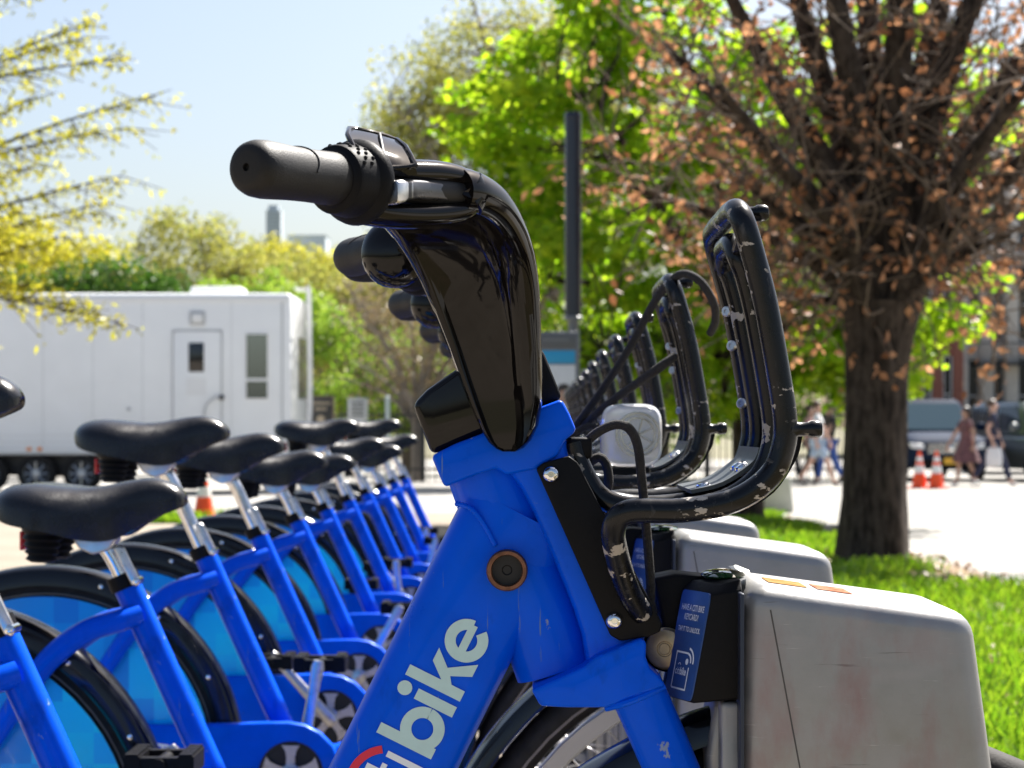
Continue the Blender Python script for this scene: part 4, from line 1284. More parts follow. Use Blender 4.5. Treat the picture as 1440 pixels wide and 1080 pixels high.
# ================================================================== trailer
TY = 34.1                       # near side of the trailer
kx = (TY - CAM_Y) / FPX
TG = zg(TY)
WHITE = mat('trailer_skin', (.86, .87, .88), .35, var=.03, scale=1.5, rvar=.08, coat=.1)
WHITE2 = mat('white_trim', (.80, .80, .80), .4)
GREYW = mat('grey_trim', (.45, .46, .47), .5)
GLASS_D = mat('dark_window', (.012, .013, .016), .05, coat=.3)
GLASS_M = mat('mirror_window', (.35, .37, .36), .06, metal=1.0)
BLACKM = mat('black_metal', (.015, .015, .017), .5)
tx1 = W(409, 600, TY).x
tx0 = tx1 - 11.5
zt, zb = W(0, 412, TY).z, W(0, 640, TY).z
tr_ = empty('white_trailer', (tx1 - 5, TY + 1.25, TG), 'long white box trailer with a side door parked behind the bikes', 'trailer')


def TX(px): return W(px, 600, TY).x


def TZ(py): return W(600, py, TY).z


body = MB().box((tx0, TY, zb), (tx1, TY + 2.5, zt)).build('body', WHITE, tr_, bevel=.07, seg=4)
MB().box((tx0 + .02, TY - .012, TZ(418)), (tx1 - .05, TY + .0, TZ(425))).build('roof_rail', WHITE2, body, bevel=.004)
for i in range(3):
    z = TZ(612 + 9 * i)
    MB().box((tx0 + .02, TY - .008, z - .012), (tx1 - .06, TY + .0, z + .012)).build('skirt_moulding', WHITE2, body, bevel=.003)
MB().box((TX(396), TY - .010, zb + .05), (TX(398), TY, zt - .1)).build('corner_seam', GREYW, body)
for px in (-60, -5, 60, 130, 200, 325):
    MB().box((TX(px), TY - .004, zb + .12), (TX(px) + .012, TY, zt - .12)).build('panel_seam', mat('seam_pale', (.62, .63, .64), .5), body)
vent = MB().box((TX(256), TY + .8, zt), (TX(330), TY + 1.6, TZ(398))).build('roof_vent', WHITE2, tr_, bevel=.06, seg=4)
door = MB().prism([(TX(244 + a), TZ(b)) for a, b in ((0, 470), (6, 466), (62, 466), (67, 470), (67, 634), (0, 634))], TY - .020, TY - .002).build('side_door', WHITE, tr_, bevel=.006)
fr = MB()
for a in ((242.5, 464, 244.2, 636), (311, 464, 312.7, 636), (244.2, 464, 311, 466)):
    fr.box((TX(a[0]), TY - .026, TZ(a[3])), (TX(a[2]), TY - .001, TZ(a[1])))
fr.build('door_frame', GREYW, door)
MB().box((TX(265.5), TY - .030, TZ(523)), (TX(287), TY - .019, TZ(482))).build('door_window', GLASS_D, door, bevel=.004)
MB().box((TX(262), TY - .027, TZ(556)), (TX(290), TY - .019, TZ(532))).build('notice_plate', WHITE2, door)
hd_ = MB().tube([V((TX(287), TY - .03, TZ(585))), V((TX(291), TY - .10, TZ(570))), V((TX(302), TY - .12, TZ(560))), V((TX(312), TY - .06, TZ(558)))], .016, 8, 5)
hd_.build('door_handle', GREYW, door)
MB().sphere((TX(312), TY - .05, TZ(559)), .05, 10, 8).build('handle_hinge', BLACKM, door)
lt = MB().box((TX(267), TY - .05, TZ(457)), (TX(288.5), TY - .001, TZ(438))).build('porch_light', GREYW, tr_, bevel=.02)
MB().box((TX(271), TY - .062, TZ(453)), (TX(285), TY - .045, TZ(442))).build('light_lens', WHITE2, lt, bevel=.01)
wf = MB()
for a in ((344, 468, 346.5, 562), (376, 468, 378.5, 562), (346.5, 468, 376, 470), (346.5, 560, 376, 562), (346.5, 532, 376, 536)):
    wf.box((TX(a[0]), TY - .02, TZ(a[3])), (TX(a[2]), TY - .001, TZ(a[1])))
wf = wf.build('side_window', WHITE2, tr_)
for a in ((346.5, 470, 376, 532), (346.5, 536, 376, 560)):
    MB().box((TX(a[0]), TY - .010, TZ(a[3])), (TX(a[2]), TY - .001, TZ(a[1]))).build('pane', GLASS_M, wf)
for px in (41, 56):
    MB().box((TX(px - 3), TY - .02, TZ(634)), (TX(px + 3), TY - .001, TZ(629))).build('marker_lamp', AMBER, tr_, bevel=.005)
MB().sphere((TX(181), TY - .01, TZ(575)), .035, 10, 6).build('lock_button', GREYW, tr_)
# rear end: ladder and two windows
ld = MB()
for y in (TY + .35, TY + .75):
    ld.tube([V((tx1 + .02, y, TZ(404))), V((tx1 + .22, y, TZ(406))), V((tx1 + .26, y, TZ(416))), V((tx1 + .26, y, TZ(600))), V((tx1 + .02, y, TZ(606)))], .022, 8, 4)
for i in range(8):
    z = TZ(430 + 22 * i)
    ld.tube([V((tx1 + .26, TY + .35, z)), V((tx1 + .26, TY + .75, z))], .017, 8, 1)
ld.build('ladder', WHITE2, tr_)
for (y0, y1, z0, z1) in ((1.1, 1.6, 560, 470), (1.75, 2.25, 560, 470)):
    MB().box((tx1, TY + y0, TZ(z0)), (tx1 + .012, TY + y1, TZ(z1))).build('rear_window', GLASS_M, tr_)
MB().box((tx1, TY + .1, zb + .02), (tx1 + .12, TY + 2.4, zb + .18)).build('rear_bumper', GREYW, tr_, bevel=.02)
RIMW = mat('alloy_rim', (.55, .55, .55), .35, metal=.8)
wz = TG + .345
MB().box((tx0 + .4, TY + .35, TG + .30), (TX(158), TY + 2.15, zb)).build('chassis', BLACKM, tr_)
MB().box((TX(158), TY + .25, zb - .1), (tx1 - .1, TY + 2.2, zb)).build('chassis_beam', BLACKM, tr_)
for px in (-18, 50, 114):
    c = V((TX(px), TY + .02, wz))
    w = MB().lathe(c, (0, 1, 0), [(0, .19), (.0, .30), (.03, .335), (.10, .345), (.19, .335), (.22, .30), (.22, .1)], 28).build('wheel', TYRE, tr_)
    rm = MB().lathe(c + V((0, -.004, 0)), (0, 1, 0), [(0, .07), (.012, .09), (.05, .14), (.01, .20), (.0, .215), (.03, .22)], 24)
    for q in range(8):
        a = 2 * math.pi * q / 8
        rm.tube([c + V((.06 * math.cos(a), -.005, .06 * math.sin(a))), c + V((.2 * math.cos(a), -.008, .2 * math.sin(a)))], .018, 6, 1)
    rm.build('rim', RIMW, w)

# ================================================================== traffic cones
ORANGE = mat('cone_orange', (.85, .085, .012), .5, var=.12, scale=9)
CONEW = mat('cone_band', (.80, .79, .76), .4, var=.08, scale=20)


def cone(x, y, h, label, group=None):
    z = zg(y)
    r = empty('traffic_cone', (x, y, z), label, 'traffic cone', group)
    k_ = h / .70
    b = MB().prism([(x + a * .19 * k_, z + c_) for a, c_ in ((-1, .0), (1, .0), (1, .03), (-1, .03))], y - .19 * k_, y + .19 * k_).build('base', ORANGE, r, bevel=.012)
    rd = lambda t: .145 * k_ * (1 - t) + .025 * k_ * t
    def seg(t0, t1, m, n, e=0): MB().lathe((x, y, z), (0, 0, 1), [(.03 + (h - .03) * t0, rd(t0) + e), (.03 + (h - .03) * t1, rd(t1) + e)], 20).build(n, m, r)
    seg(0, .38, ORANGE, 'body'); seg(.38, .60, CONEW, 'reflective_band', .002); seg(.60, .70, ORANGE, 'body'); seg(.70, .84, CONEW, 'reflective_band', .002); seg(.84, 1, ORANGE, 'body')
    return r


RC = 'cones in the road before the dark van'
c1 = W(1293, 602, 38.0); c2 = W(1317, 602, 37.8)
cone(c1.x, 38.0, .74, 'orange and white traffic cone by the van, next to the tree trunk', RC)
cone(c2.x, 37.8, .74, 'orange and white traffic cone by the van, next to the woman in a dress', RC)
c3 = W(287, 602, 22.2)
cone(c3.x, 22.2, .60, 'orange and white traffic cone on the paving behind the bike saddles')
c4 = W(223, 602, 33.2)
cone(c4.x, 33.2, .5, 'small traffic cone beside the trailer wheels')

# ================================================================== station kiosk and mast
KY = 13.2
ky = KY
NAVY = mat('navy_mast', (.006, .009, .022), .3, coat=.3)
GREYK = mat('kiosk_grey', (.16, .17, .18), .45, var=.1, scale=10)
KBLUE = mat('kiosk_blue', (.02, .30, .56), .4)
KWHITE = mat('poster_white', (.66, .68, .69), .35, var=.04, scale=9)
SKIN_P = mat('poster_skin_tone', (.42, .25, .18), .5)
HAIR_P = mat('poster_dark', (.03, .025, .025), .5)
p0 = W(806, 602, ky)
kz = zg(ky)
ms = empty('station_mast', (p0.x, ky, kz), 'tall navy post with a thin grey foot behind the bike row', 'mast')
MB().tube([V((p0.x, ky, kz)), V((p0.x, ky, W(0, 444, ky).z))], .038, 16, 1).build('foot_post', GREYK, ms)
MB().tube([V((p0.x, ky, W(0, 446, ky).z)), V((p0.x, ky, W(0, 168, ky).z))], .060, 20, 1).build('post', NAVY, ms)
MB().lathe((p0.x, ky, W(0, 450, ky).z), (0, 0, 1), [(0, .04), (0, .072), (.02, .072), (.03, .06)], 20).build('collar', GREYK, ms)
MB().lathe((p0.x, ky, W(0, 168, ky).z), (0, 0, 1), [(0, .060), (.02, .064), (.05, .055), (.06, .001)], 18).build('cap', NAVY, ms)
yk = ky - .35
kx0, kx1 = W(757, 602, yk).x, W(814, 602, yk).x
ks = empty('station_kiosk', ((kx0 + kx1) / 2, yk, kz), 'grey station map kiosk with a blue band and poster', 'kiosk')


def KB(n, a, m, par, y0=0, y1=.1, bev=.003):
    return MB().box((W(a[0], 0, yk).x, yk + y0, W(0, a[3], yk).z if a[3] < 800 else kz), (W(a[2], 0, yk).x, yk + y1, W(0, a[1], yk).z)).build(n, m, par, bevel=bev)


bd_ = KB('case', (757, 466, 815, 900), GREYK, ks, 0, .14, .01)
KB('header', (760, 470, 811, 490), mat('header_grey', (.10, .105, .11), .4), bd_, -.004, .0)
KB('header_line', (763, 476, 800, 479), GREYK, bd_, -.007, -.004, 0)
KB('blue_band', (761, 493, 809, 511), KBLUE, bd_, -.005, .0)
po_ = KB('poster', (761, 513, 809, 660), KWHITE, bd_, -.005, .0)
MB().sphere((W(793, 0, yk).x, yk - .006, W(0, 556, yk).z), .055, 16, 10, (.8, .06, 1.1)).build('printed_face', SKIN_P, po_)
MB().sphere((W(793, 0, yk).x, yk - .0055, W(0, 549, yk).z), .062, 16, 10, (.85, .05, .8)).build('printed_hair', HAIR_P, po_)
MB().sphere((W(790, 0, yk).x, yk - .0055, W(0, 605, yk).z), .12, 16, 10, (.9, .03, 1.0)).build('printed_jacket', HAIR_P, po_)

# ================================================================== park fence and signs
FY = 43.0
fz = zg(FY)
fe = empty('park_fence', (-2.0, FY, fz), 'black iron park fence with thin pickets in front of the green trees', 'fence')
fx0, fx1 = -5.6, 7.0
for z in (.25, 1.45):
    MB().box((fx0, FY - .02, fz + z), (fx1, FY + .02, fz + z + .05)).build('rail', BLACKM, fe)
pk = MB().tube([V((0, FY, fz)), V((0, FY, fz + 1.6)), V((0, FY, fz + 1.68))], [.014, .014, .002], 6, 1).build('picket', BLACKM, fe)
n = int((fx1 - fx0) / .14)
for i in range(n):
    o = pk if i == 0 else pk.copy()
    if i: col.objects.link(o)
    o.location = V((fx0 + .07 + .14 * i, 0, 0))
for i in range(5):
    x = fx0 + (fx1 - fx0) * i / 4
    MB().box((x - .06, FY - .06, fz), (x + .06, FY + .06, fz + 1.75)).build('post', BLACKM, fe, bevel=.01)
SIGND = mat('sign_black', (.022, .022, .022), .45)
sy = 41.0
sgn = empty('park_sign', (W(450, 0, sy).x, sy, zg(sy)), 'dark park notice board with pale lettering beside the trailer', 'sign')
bd2 = MB().box((W(433, 0, sy).x, sy, W(0, 602, sy).z), (W(468, 0, sy).x, sy + .05, W(0, 558, sy).z)).build('board', SIGND, sgn, bevel=.01)
fr = MB()
for a in ((431, 556, 433.5, 604), (467.5, 556, 470, 604), (433.5, 556, 467.5, 558.5)):
    fr.box((W(a[0], 0, sy).x, sy - .02, W(0, a[3], sy).z), (W(a[2], 0, sy).x, sy + .06, W(0, a[1], sy).z))
fr.build('board_frame', mat('sign_wood', (.12, .09, .06), .6), sgn)
SIGNT = mat('sign_letters', (.35, .29, .20), .6)
lt_ = MB()
for (y, w0, w1) in ((567, 438, 463), (575, 443, 458)):   # lines too blurred to read
    x = w0
    while x < w1:
        lt_.box((W(x, 0, sy).x, sy - .004, W(0, y + 2, sy).z), (W(x + 2.2, 0, sy).x, sy - .001, W(0, y - 2, sy).z)); x += 3.4
lt_.lathe(W(451, 590, sy) + V((0, -.003, 0)), (0, 1, 0), [(0, .06), (0, .085), (.003, .085)], 18)
lt_.build('raised_marks', SIGNT, bd2)
for px in (437, 464):
    MB().box((W(px - 1.5, 0, sy).x, sy + .05, zg(sy)), (W(px + 1.5, 0, sy).x, sy + .09, W(0, 560, sy).z)).build('leg', SIGND, sgn)
s2 = empty('regulation_sign', (W(503, 0, sy).x, sy, zg(sy)), 'small grey-white regulation sign on a thin post by the park fence', 'sign')
MB().tube([V((W(503, 0, sy).x, sy + .03, zg(sy))), V((W(503, 0, sy).x, sy + .03, W(0, 556, sy).z))], .025, 8, 1).build('post', GREYK, s2)
pl_ = MB().box((W(489, 0, sy).x, sy, W(0, 592, sy).z), (W(517, 0, sy).x, sy + .01, W(0, 560, sy).z)).build('plate', mat('sign_pale', (.42, .44, .44), .5), s2, bevel=.003)
lt_ = MB()
for y in (566, 572, 578, 584):
    lt_.box((W(494, 0, sy).x, sy - .004, W(0, y + 1.3, sy).z), (W(512, 0, sy).x, sy - .001, W(0, y - 1.3, sy).z))
lt_.build('printed_lines', SIGND, pl_)
s3 = empty('pale_bollard', (W(545, 0, sy).x, sy, zg(sy)), 'slim pale grey-green post standing before the park fence', 'post')
MB().tube([V((W(545, 0, sy).x, sy, zg(sy))), V((W(545, 0, sy).x, sy, W(0, 560, sy).z))], .045, 12, 1).build('shaft', mat('pale_post', (.42, .50, .50), .5), s3)
MB().sphere((W(545, 0, sy).x, sy, W(0, 560, sy).z), .05, 12, 8).build('cap', mat('pale_post', (.42, .50, .50), .5), s3)

# ================================================================== concrete block by the lawn
by = 24.0
cb_ = MB().prism([(W(a, 0, by).x, z) for a, z in ((1066, zg(by)), (1117, zg(by)), (1112, zg(by) + .46), (1072, zg(by) + .46))], by, by + .45)
tag(cb_.build('concrete_block', mat('pale_concrete', (.50, .50, .48), .85, var=.1, scale=8), bevel=.03), 'pale grey concrete block at the end of the lawn strip', 'block')

# ================================================================== vehicles
def car(name, label, cat, x, y, rz, L, Wd, H, paint, plate, hood=1.05, wscr=(-1.25, -.55), lights_on=False, group=None):
    z = zg(y)
    root = empty(name, (0, 0, 0), label, cat, group)
    hw = Wd / 2; h = L / 2
    lo = []
    for (yy, z0, z1, w) in ((-h, .42, .72, .80), (-h + .04, .32, .86, .88), (-h + .16, .27, .95, .95), (-h + .5, .25, hood - .06, .99), (wscr[0], .25, hood, 1.0), (0, .25, hood + .02, 1.0), (h - .5, .25, hood + .04, 1.0), (h - .1, .28, hood, .97), (h, .40, hood - .12, .90)):
        lo.append([V((a, yy, (z0 + z1) / 2 + b)) for a, b in rrect(28, hw * w, (z1 - z0) / 2, 5)])
    bd = MB().loft(lo).build('body', paint, root, angle=55)
    gh = []
    y0b, y0t, y1t, y1b = wscr[0], wscr[1], h - .45, h - .12
    for f in (0, .08, .5, .9, .97, 1.0):
        zz = hood - .04 + (H - hood + .04) * f
        ya = y0b + (y0t - y0b) * f; yb = y1b + (y1t - y1b) * f
        w = hw * (.95 - .20 * f - (.05 if f > .95 else 0))
        if f > .95: ya += .08; yb -= .06
        cy = (ya + yb) / 2
        gh.append([V((a, cy + b, zz)) for a, b in rrect(36, w, (yb - ya) / 2, 9)])
    MB().loft(gh).build('cabin', paint, root, angle=50)
    def gp(f, u, out=.012):   # point on the windscreen plane
        zz = hood - .04 + (H - hood + .04) * f
        ya = y0b + (y0t - y0b) * f
        w = hw * (.95 - .20 * f)
        return V((u * w, ya - out, zz))
    ws = [gp(.12, -.88), gp(.12, .88), gp(.88, .84), gp(.88, -.84)]
    MB().loft([ws, [p + V((0, .02, 0)) for p in ws]]).build('windscreen', GLASS_B, root, smooth=False)
    for s in (-1, 1):
        for (u0, u1) in ((.10, .42), (.45, .72), (.75, .95)):
            q = []
            for f, u in ((.14, u0), (.14, u1), (.86, u1), (.86, u0)):
                zz = hood - .04 + (H - hood + .04) * f
                ya = y0b + (y0t - y0b) * f; yb = y1b + (y1t - y1b) * f
                q.append(V((s * (hw * (.95 - .20 * f) + .008), ya + (yb - ya) * u, zz)))
            MB().loft([q, [p - V((s * .02, 0, 0)) for p in q]]).build('side_window', GLASS_D, root, smooth=False)
        hl = MB().prism([(s * hw * .58, .70), (s * hw * .90, .74), (s * hw * .93, .86), (s * hw * .62, .83)], -h + .0, -h + .22).build('headlight', HEADL, root, bevel=.02)
        mr = MB().sphere((s * (hw + .12), wscr[0] + .35, hood + .12), .13, 12, 8, (1, .55, .8)).build('mirror', paint, root)
        fg = MB().box((s * hw * .62 - .09, -h - .005, .42), (s * hw * .62 + .09, -h + .1, .50)).build('fog_lamp', HEADL, root, bevel=.01)
    gr = MB().box((-hw * .55, -h - .012, .60), (hw * .55, -h + .06, .84)).build('grille', BLACKM, root, bevel=.02)
    for i in range(4):
        zz = .63 + .05 * i
        MB().box((-hw * .53, -h - .022, zz), (hw * .53, -h - .010, zz + .018)).build('slat', CHROME, gr)
    MB().lathe((0, -h - .012, .735), (0, -1, 0), [(0, .07), (.015, .07), (.02, .05), (.02, .001)], 18).build('emblem', CHROME, gr)
    MB().box((-hw * .85, -h - .03, .30), (hw * .85, -h + .12, .50)).build('bumper', PLAST, root, bevel=.03)
    MB().box((-.155, -h - .04, .38), (.155, -h - .028, .53)).build('plate', plate, root)
    for sx in (-1, 1):
        for yy in (-h + .92, h - .95):
            c = V((sx * (hw - .20), yy, .335))
            w = MB().lathe(c, (sx, 0, 0), [(0, .2), (0, .30), (.03, .33), (.17, .33), (.205, .30), (.205, .21)], 24).build('wheel', TYRE, root)
            MB().lathe(c + V((sx * .16, 0, 0)), (sx, 0, 0), [(0, .215), (.03, .21), (.01, .16), (.03, .05), (.035, .001)], 18).build('rim', RIMW, w)
    root.location = (x, y, z); root.rotation_euler = (0, 0, rz)
    return root


GLASS_B = mat('windscreen_glass', (.05, .085, .105), .04, coat=.3, spec=.6)
HEADL = mat('headlight_lens', (.75, .76, .76), .1, coat=.6)
PLATEY = mat('plate_yellow', (.80, .45, .03), .5)
PLATEW = mat('plate_white', (.7, .7, .68), .5)
NAVYCAR = mat('navy_car_paint', (.014, .024, .050), .7, coat=.0, spec=.06)
SILVCAR = mat('silver_blue_paint', (.22, .27, .33), .28, metal=.6, coat=.8)
DKCAR = mat('graphite_paint', (.11, .12, .12), .28, metal=.5, coat=.8)
v1 = W(1296, 602, 45.5)
car('dark_van', 'dark blue van with yellow plate facing the two cones behind the tree trunk', 'van', v1.x, 45.5, R(4), 4.9, 1.95, 1.85, NAVYCAR, PLATEY, hood=1.10, wscr=(-1.45, -.75))
v2 = W(1412, 602, 52.0)
car('silver_car', 'silver-blue car on the road behind the man in navy', 'car', v2.x, 52.0, R(-4), 4.6, 1.85, 1.62, SILVCAR, PLATEW)
v3 = W(1462, 602, 44.0)
car('grey_suv', 'dark grey sport utility car at the road edge next to the silver-blue one', 'car', v3.x, 44.0, R(14), 4.7, 1.95, 1.78, DKCAR, PLATEW, hood=1.08)

# ================================================================== buildings
STONE = mat('pale_stone', (.50, .465, .41), .85, c2=(.40, .37, .33), scale=1.5, bump=.3, bscale=20)
STONE2 = mat('stone_pier', (.60, .56, .50), .85, var=.1, scale=3)
BRICK = mat('red_brick', (.15, .055, .040), .85, c2=(.22, .085, .06), scale=6, bump=.3, bscale=40)
IRON = mat('fire_escape_iron', (.03, .03, .03), .6)


def facade(name, label, x0, x1, y, h, wall, pier, bay, floors, fl):
    z = zg(y)
    r = empty(name, ((x0 + x1) / 2, y, z), label, 'building')
    MB().box((x0, y + .25, z), (x1, y + 12, z + h)).build('wall', wall, r)
    n = int(round((x1 - x0) / bay)); bw = (x1 - x0) / n
    for i in range(n + 1):
        x = x0 + bw * i
        MB().box((x - bw * .25, y, z), (x + bw * .25, y + .30, z + h)).build('pier', pier, r, bevel=.03)
    for j in range(floors + 1):
        zz = z + .6 + j * fl
        MB().box((x0, y + .06, zz - .35), (x1, y + .30, zz + .35)).build('spandrel', wall, r)
    for i in range(n):
        for j in range(floors):
            xa, xb = x0 + bw * (i + .26), x0 + bw * (i + .74)
            za, zb_ = z + .6 + j * fl + .35, z + .6 + (j + 1) * fl - .35
            wf = MB()
            for a in ((xa, za, xa + .07, zb_), (xb - .07, za, xb, zb_), (xa, zb_ - .07, xb, zb_), (xa, za, xb, za + .07), (xa, (za + zb_) / 2 - .03, xb, (za + zb_) / 2 + .03)):
                wf.box((a[0], y + .17, a[1]), (a[2], y + .26, a[3]))
            w = wf.build('window', GREYW, r)
            MB().box((xa + .02, y + .20, za), (xb - .02, y + .235, zb_)).build('pane', GLASS_D, w)
    MB().box((x0 - .15, y - .25, z + h - .5), (x1 + .15, y + .3, z + h)).build('cornice', pier, r, bevel=.05)
    return r


b1 = facade('stone_building', 'pale stone building with tall narrow windows and piers behind the parked cars', W(1352, 0, 84).x, W(1352, 0, 84).x + 15, 84, 13.2, STONE, STONE2, 1.05, 3, 3.9)
b1['org'] = tuple(b1.location)
by0 = 83.2; bxl = W(1372, 0, 84).x
esc = MB()
for zz in (W(0, 514, 84).z, W(0, 514, 84).z + 3.9):
    esc.box((bxl, by0, zz), (bxl + 6, 84.0, zz + .10))
    esc.box((bxl, by0, zz + .9), (bxl + 6, by0 + .05, zz + .96))
    for i in range(31):
        esc.box((bxl + .2 * i, by0, zz), (bxl + .2 * i + .03, by0 + .03, zz + .9))
esc.build('fire_escape', IRON, b1)
facade('brick_building', 'dark red brick building between the van and the pale stone building', W(1262, 0, 80).x, W(1348, 0, 80).x, 80, 9.5, BRICK, BRICK, .95, 2, 3.9)
# distant tower and low block beyond the park
DT = 1500
tw_ = empty('distant_tower', (W(385, 0, DT).x, DT, -.25), 'pale blue-grey tower far beyond the park trees', 'building')
TWR = mat('tower_hazed_grey', (.52, .59, .65), .8)  # distance haze painted in: wall colour lightened towards pale blue-grey
TWR2 = mat('tower_hazed_glass', (.36, .43, .50), .6)  # window bands paled by the same painted haze


def DTB(n, a, m, y0, y1, p):
    return MB().box((W(a[0], 0, DT).x, DT + y0, max(-.25, W(0, a[3], DT).z)), (W(a[2], 0, DT).x, DT + y1, W(0, a[1], DT).z)).build(n, m, p)


DTB('shaft', (374, 295, 395, 620), TWR, 0, 12, tw_)
DTB('roof_plant', (377, 288, 391, 295), TWR, 2, 10, tw_)
for i in range(9):
    DTB('window_band', (375.5, 298 + 5.2 * i, 393.5, 300.6 + 5.2 * i), TWR2, -.3, .1, tw_)
lb_ = empty('distant_block', (W(425, 0, DT).x, DT + 30, -.25), 'low pale block on the skyline right of the distant tower', 'building')
DTB('wall', (398, 326, 452, 620), TWR, 30, 60, lb_)
DTB('roof_ledge', (397, 325, 453, 326), TWR2, 29.5, 60, lb_)


# ================================================================== people
def skin_mesh(joints, edges, radii, sub=2):
    me = bpy.data.meshes.new('s')
    me.from_pydata([tuple(j) for j in joints], edges, [])
    ob = bpy.data.objects.new('s', me); col.objects.link(ob)
    md = ob.modifiers.new('skin', 'SKIN'); md.use_smooth_shade = True
    for i, r in enumerate(radii):
        me.skin_vertices[0].data[i].radius = (r, r) if isinstance(r, (int, float)) else r
    me.skin_vertices[0].data[0].use_root = True
    sb = ob.modifiers.new('sub', 'SUBSURF'); sb.levels = sub; sb.render_levels = sub
    dg = bpy.context.evaluated_depsgraph_get()
    out = bpy.data.meshes.new_from_object(ob.evaluated_get(dg))
    bpy.data.objects.remove(ob); bpy.data.meshes.remove(me)
    out.polygons.foreach_set('use_smooth', [True] * len(out.polygons))
    return out


def person(label, x, y, rz, h, skin, hair, top, legs, shoes, stride=.25, arms=((.1, -.1), (-.1, .1)), dress=None, shorts=False, hair_long=False, bag=None, swing=0.0):
    """local frame: facing -Y, feet on the ground, unit height scaled by h/1.75"""
    z = zg(y)
    root = empty('person', (0, 0, 0), label, 'person', 'people crossing the road')
    J, E_, Rr = [], [], []

    def add(p, r, par=None):
        J.append(V(p)); Rr.append(r)
        if par is not None: E_.append((par, len(J) - 1))
        return len(J) - 1
    pel = add((0, 0, .95), (.15, .10))
    wst = add((0, .0, 1.10), (.13, .09), pel)
    ch = add((0, .0, 1.30), (.15, .10), wst)
    nk0 = add((0, .01, 1.45), (.07, .06), ch)
    nk = add((0, 0, 1.51), .052, nk0)
    hd = add((0, -.015, 1.60), (.072, .085), nk)
    hd2 = add((0, -.010, 1.70), (.070, .085), hd)
    legj = {}
    for s, f in ((-1, 1), (1, -1)):
        hip = add((s * .09, 0, .90), .085, pel)
        kn = add((s * .095, -f * stride * .55 - .03, .49), .056, hip)
        an = add((s * .095, -f * stride + (.06 if f < 0 else 0), .09 + (.05 if f < 0 else 0)), .036, kn)
        tt = add((s * .10, -f * stride - .13 + (.06 if f < 0 else 0), .035), .035, an)
        legj[s] = (hip, kn, an, tt)
    armj = {}
    for s, (fe_, ff_) in zip((-1, 1), arms):
        sh = add((s * .185, 0, 1.42), .058, ch)
        el = add((s * .24, fe_, 1.15), .042, sh)
        wr = add((s * .25, fe_ + ff_ - .04, .92), .028, el)
        pm = add((s * .252, fe_ + ff_ - .06, .84), (.018, .035), wr)
        for k in range(4):
            a = add((s * .258, fe_ + ff_ - .09 + .02 * k, .80), .009, pm)
            add((s * .246, fe_ + ff_ - .092 + .02 * k, .745 + .008 * abs(k - 1.5)), .008, a)
        a = add((s * .24, fe_ + ff_ - .105, .83), .010, pm)
        add((s * .232, fe_ + ff_ - .115, .79), .008, a)
        armj[s] = (sh, el, wr)
    body = skin_mesh(J, E_, Rr)

    def put(me, name, m, par=root):
        me.materials.clear(); me.materials.append(m)
        o = bpy.data.objects.new(name, me); col.objects.link(o); o.parent = par; o['org'] = (0, 0, 0); return o
    bo = put(body, 'body', skin)
    # face
    fcs = MB().sphere((0, -.10, 1.625), .014, 8, 6, (.8, 1.2, 1.4))
    fcs.build('nose', skin, bo, org=(0, 0, 0))
    for s in (-1, 1):
        MB().sphere((s * .03, -.088, 1.655), .010, 8, 6, (1.2, .6, .8)).build('eye', HAIR_P, bo, org=(0, 0, 0))
        MB().sphere((s * .076, .0, 1.64), .020, 8, 6, (.4, .8, 1.3)).build('ear', skin, bo, org=(0, 0, 0))
    MB().sphere((0, -.086, 1.585), .014, 8, 6, (1.6, .5, .5)).build('mouth', mat('lips', (.35, .12, .10), .5), bo, org=(0, 0, 0))
    hb = MB()
    secs = []
    for i in range(9):
        t = math.pi * .62 * i / 8
        zz = 1.665 + .108 * math.cos(t); r = .108 * math.sin(max(t, .02))
        cut = 1.0
        secs.append([V((r * .92 * math.cos(a), max(r * 1.08 * math.sin(a) + .012, -.085 if i < 4 else -.03), zz)) for a in [2 * math.pi * k / 20 for k in range(20)]])
    hb.loft(secs)
    if hair_long:
        hb.tube([V((0, .06, 1.66)), V((0, .09, 1.55)), V((0, .10, 1.40))], [.085, .075, .03], 12, 4, ell=.6)
    put(hb.build('hair', hair, None, org=(0, 0, 0)).data, 'hair', hair)
    bpy.data.objects.remove([o for o in bpy.data.objects if o.name.startswith('hair') and o.parent is None][0])
    # clothes: shells grown on the same joints
    sj = [J[i] for i in (pel, wst, ch, nk0)] + [J[armj[-1][0]], J[armj[-1][0]].lerp(J[armj[-1][1]], .6), J[armj[1][0]], J[armj[1][0]].lerp(J[armj[1][1]], .6)]
    put(skin_mesh(sj, [(0, 1), (1, 2), (2, 3), (2, 4), (4, 5), (2, 6), (6, 7)], [(.172, .122), (.155, .115), (.172, .122), (.075, .07), .076, .064, .076, .064]), 'top', top)
    if dress:
        db = MB(); secs = []
        for zz, rx, ry in ((1.12, .15, .115), (1.0, .17, .14), (.85, .22, .20), (.65, .27, .27), (.52, .30, .31)):
            secs.append([V((rx * (1 + .05 * math.sin(a * 6)) * math.cos(a), ry * (1 + .05 * math.sin(a * 6)) * math.sin(a) + .02, zz + .015 * math.sin(a * 3))) for a in [2 * math.pi * k / 36 for k in range(36)]])
        db.loft(secs)
        o = db.build('skirt', dress, root, org=(0, 0, 0))
    else:
        fe2 = .55 if shorts else 1.0
        lj = [V((0, 0, .97))]; le = []; lr = [(.165, .12)]
        for s in (-1, 1):
            hip, kn, an, tt = legj[s]
            b = len(lj); lj.append(J[hip]); lr.append(.102); le.append((0, b))
            if shorts:
                lj.append(J[hip].lerp(J[kn], .85)); lr.append(.092); le.append((b, b + 1))
            else:
                lj.append(J[kn]); lr.append(.075); le.append((b, b + 1)); lj.append(J[kn].lerp(J[an], .92)); lr.append(.058); le.append((b + 1, b + 2))
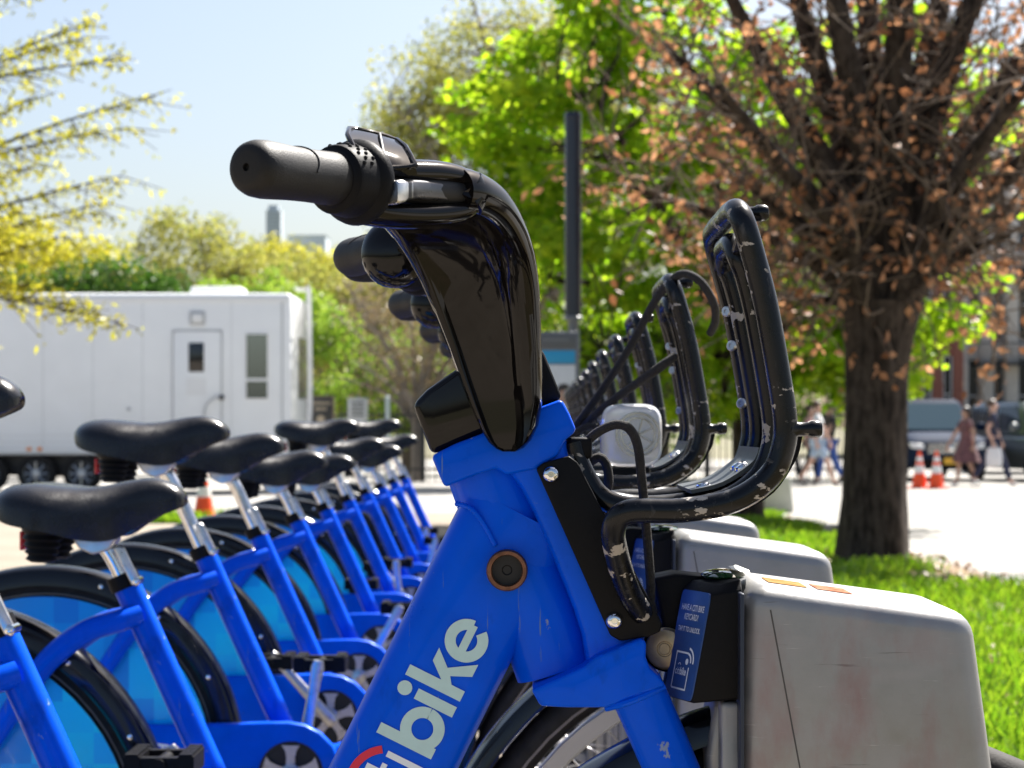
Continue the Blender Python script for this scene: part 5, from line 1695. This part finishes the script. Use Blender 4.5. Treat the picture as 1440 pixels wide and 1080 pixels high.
        put(skin_mesh(lj, le, lr), 'shorts' if shorts else 'trousers', legs)
    for s in (-1, 1):
        hip, kn, an, tt = legj[s]
        put(skin_mesh([J[an] + V((0, .03, -.035)), J[an] + V((0, -.05, -.045)), J[tt] + V((0, -.02, .005))], [(0, 1), (1, 2)], [.045, .046, .036]), 'shoe', shoes)
    k_ = h / 1.75
    root.location = (x, y, z); root.rotation_euler = (0, 0, rz); root.scale = (k_, k_, k_)
    if bag:
        s, m = bag
        c = J[armj[s][2]] + V((0, -.03, -.1))
        bb = MB(); secs = []
        for zz, w, d in ((-.42, .13, .07), (-.40, .16, .085), (-.2, .16, .08), (-.04, .13, .05)):
            secs.append([c + V((b, a, zz)) for a, b in rrect(20, w, d, 3)])
        bb.loft(secs); bb.tube([c + V((0, -.08, -.06)), c + V((0, -.03, .03)), c + V((0, .03, .03)), c + V((0, .08, -.06))], .008, 6, 4)
        M_ = Matrix.Translation((x, y, z)) @ Matrix.Rotation(rz, 4, 'Z') @ Matrix.Scale(k_, 4)
        bb.v = [tuple(M_ @ V(v)) for v in bb.v]
        o = bb.build('carrier_bag', m, None, org=tuple(M_ @ (c + V((0, 0, -.42)))))
        tag(o, 'white carrier bag held by the man in navy', 'bag')
    return root


SK1 = mat('skin_light', (.56, .34, .25), .5); SK2 = mat('skin_tan', (.42, .25, .17), .5)
HR1 = mat('hair_brown', (.06, .035, .02), .5); HR2 = mat('hair_black', (.012, .010, .010), .45)
FLORAL = mat('floral_print', (.018, .012, .022), .8, c2=(.26, .12, .12), scale=16)
NAVYC = mat('navy_cloth', (.015, .02, .055), .8); WHITEC = mat('white_cloth', (.72, .72, .72), .8); LBLUE = mat('light_denim', (.38, .48, .60), .8)
BLACKC = mat('black_cloth', (.015, .015, .017), .8); BLUEC = mat('blue_cloth', (.03, .08, .30), .8); PINKC = mat('pink_cloth', (.55, .30, .26), .8)
SHW = mat('white_shoe', (.65, .65, .63), .6); SHB = mat('black_shoe', (.02, .02, .02), .6)
PY = 40.0


def PX(px, y=PY): return W(px, 0, y).x


person('woman in a dark floral dress walking past the cones', PX(1358), PY, R(-80), 1.62, SK2, HR2, FLORAL, None, SHW, .16, ((-.16, -.10), (.10, .02)), dress=FLORAL, hair_long=True)
person('man in navy shirt and trousers striding with a white bag', PX(1390), PY - .4, R(80), 1.76, SK1, HR1, NAVYC, NAVYC, SHW, .34, ((.12, -.06), (-.08, -.05)), bag=(-1, WHITEC))
person('walker in white top and light blue shorts left of the tree trunk', PX(1150), PY, R(80), 1.74, SK1, HR1, WHITEC, LBLUE, SHB, .32, ((.12, -.06), (-.14, -.05)), shorts=True)
person('person in black top and blue jeans beside the tree trunk', PX(1178), PY + 1.2, R(-70), 1.72, SK2, HR2, BLACKC, BLUEC, SHB, .22, ((.1, -.02), (-.14, -.2)))
person('person in blue jacket and black trousers beyond the carrier peg', PX(1126), PY + 2.0, R(95), 1.70, SK2, HR2, BLUEC, BLACKC, SHB, .25, ((.1, -.04), (-.1, -.05)))
person('person in pink top behind the walker in light blue shorts', PX(1164), PY + 2.6, R(60), 1.68, SK1, HR1, PINKC, BLACKC, SHW, .2, ((.08, -.04), (-.1, -.05)))

for o in bpy.data.objects:
    if 'org' in o: del o['org']
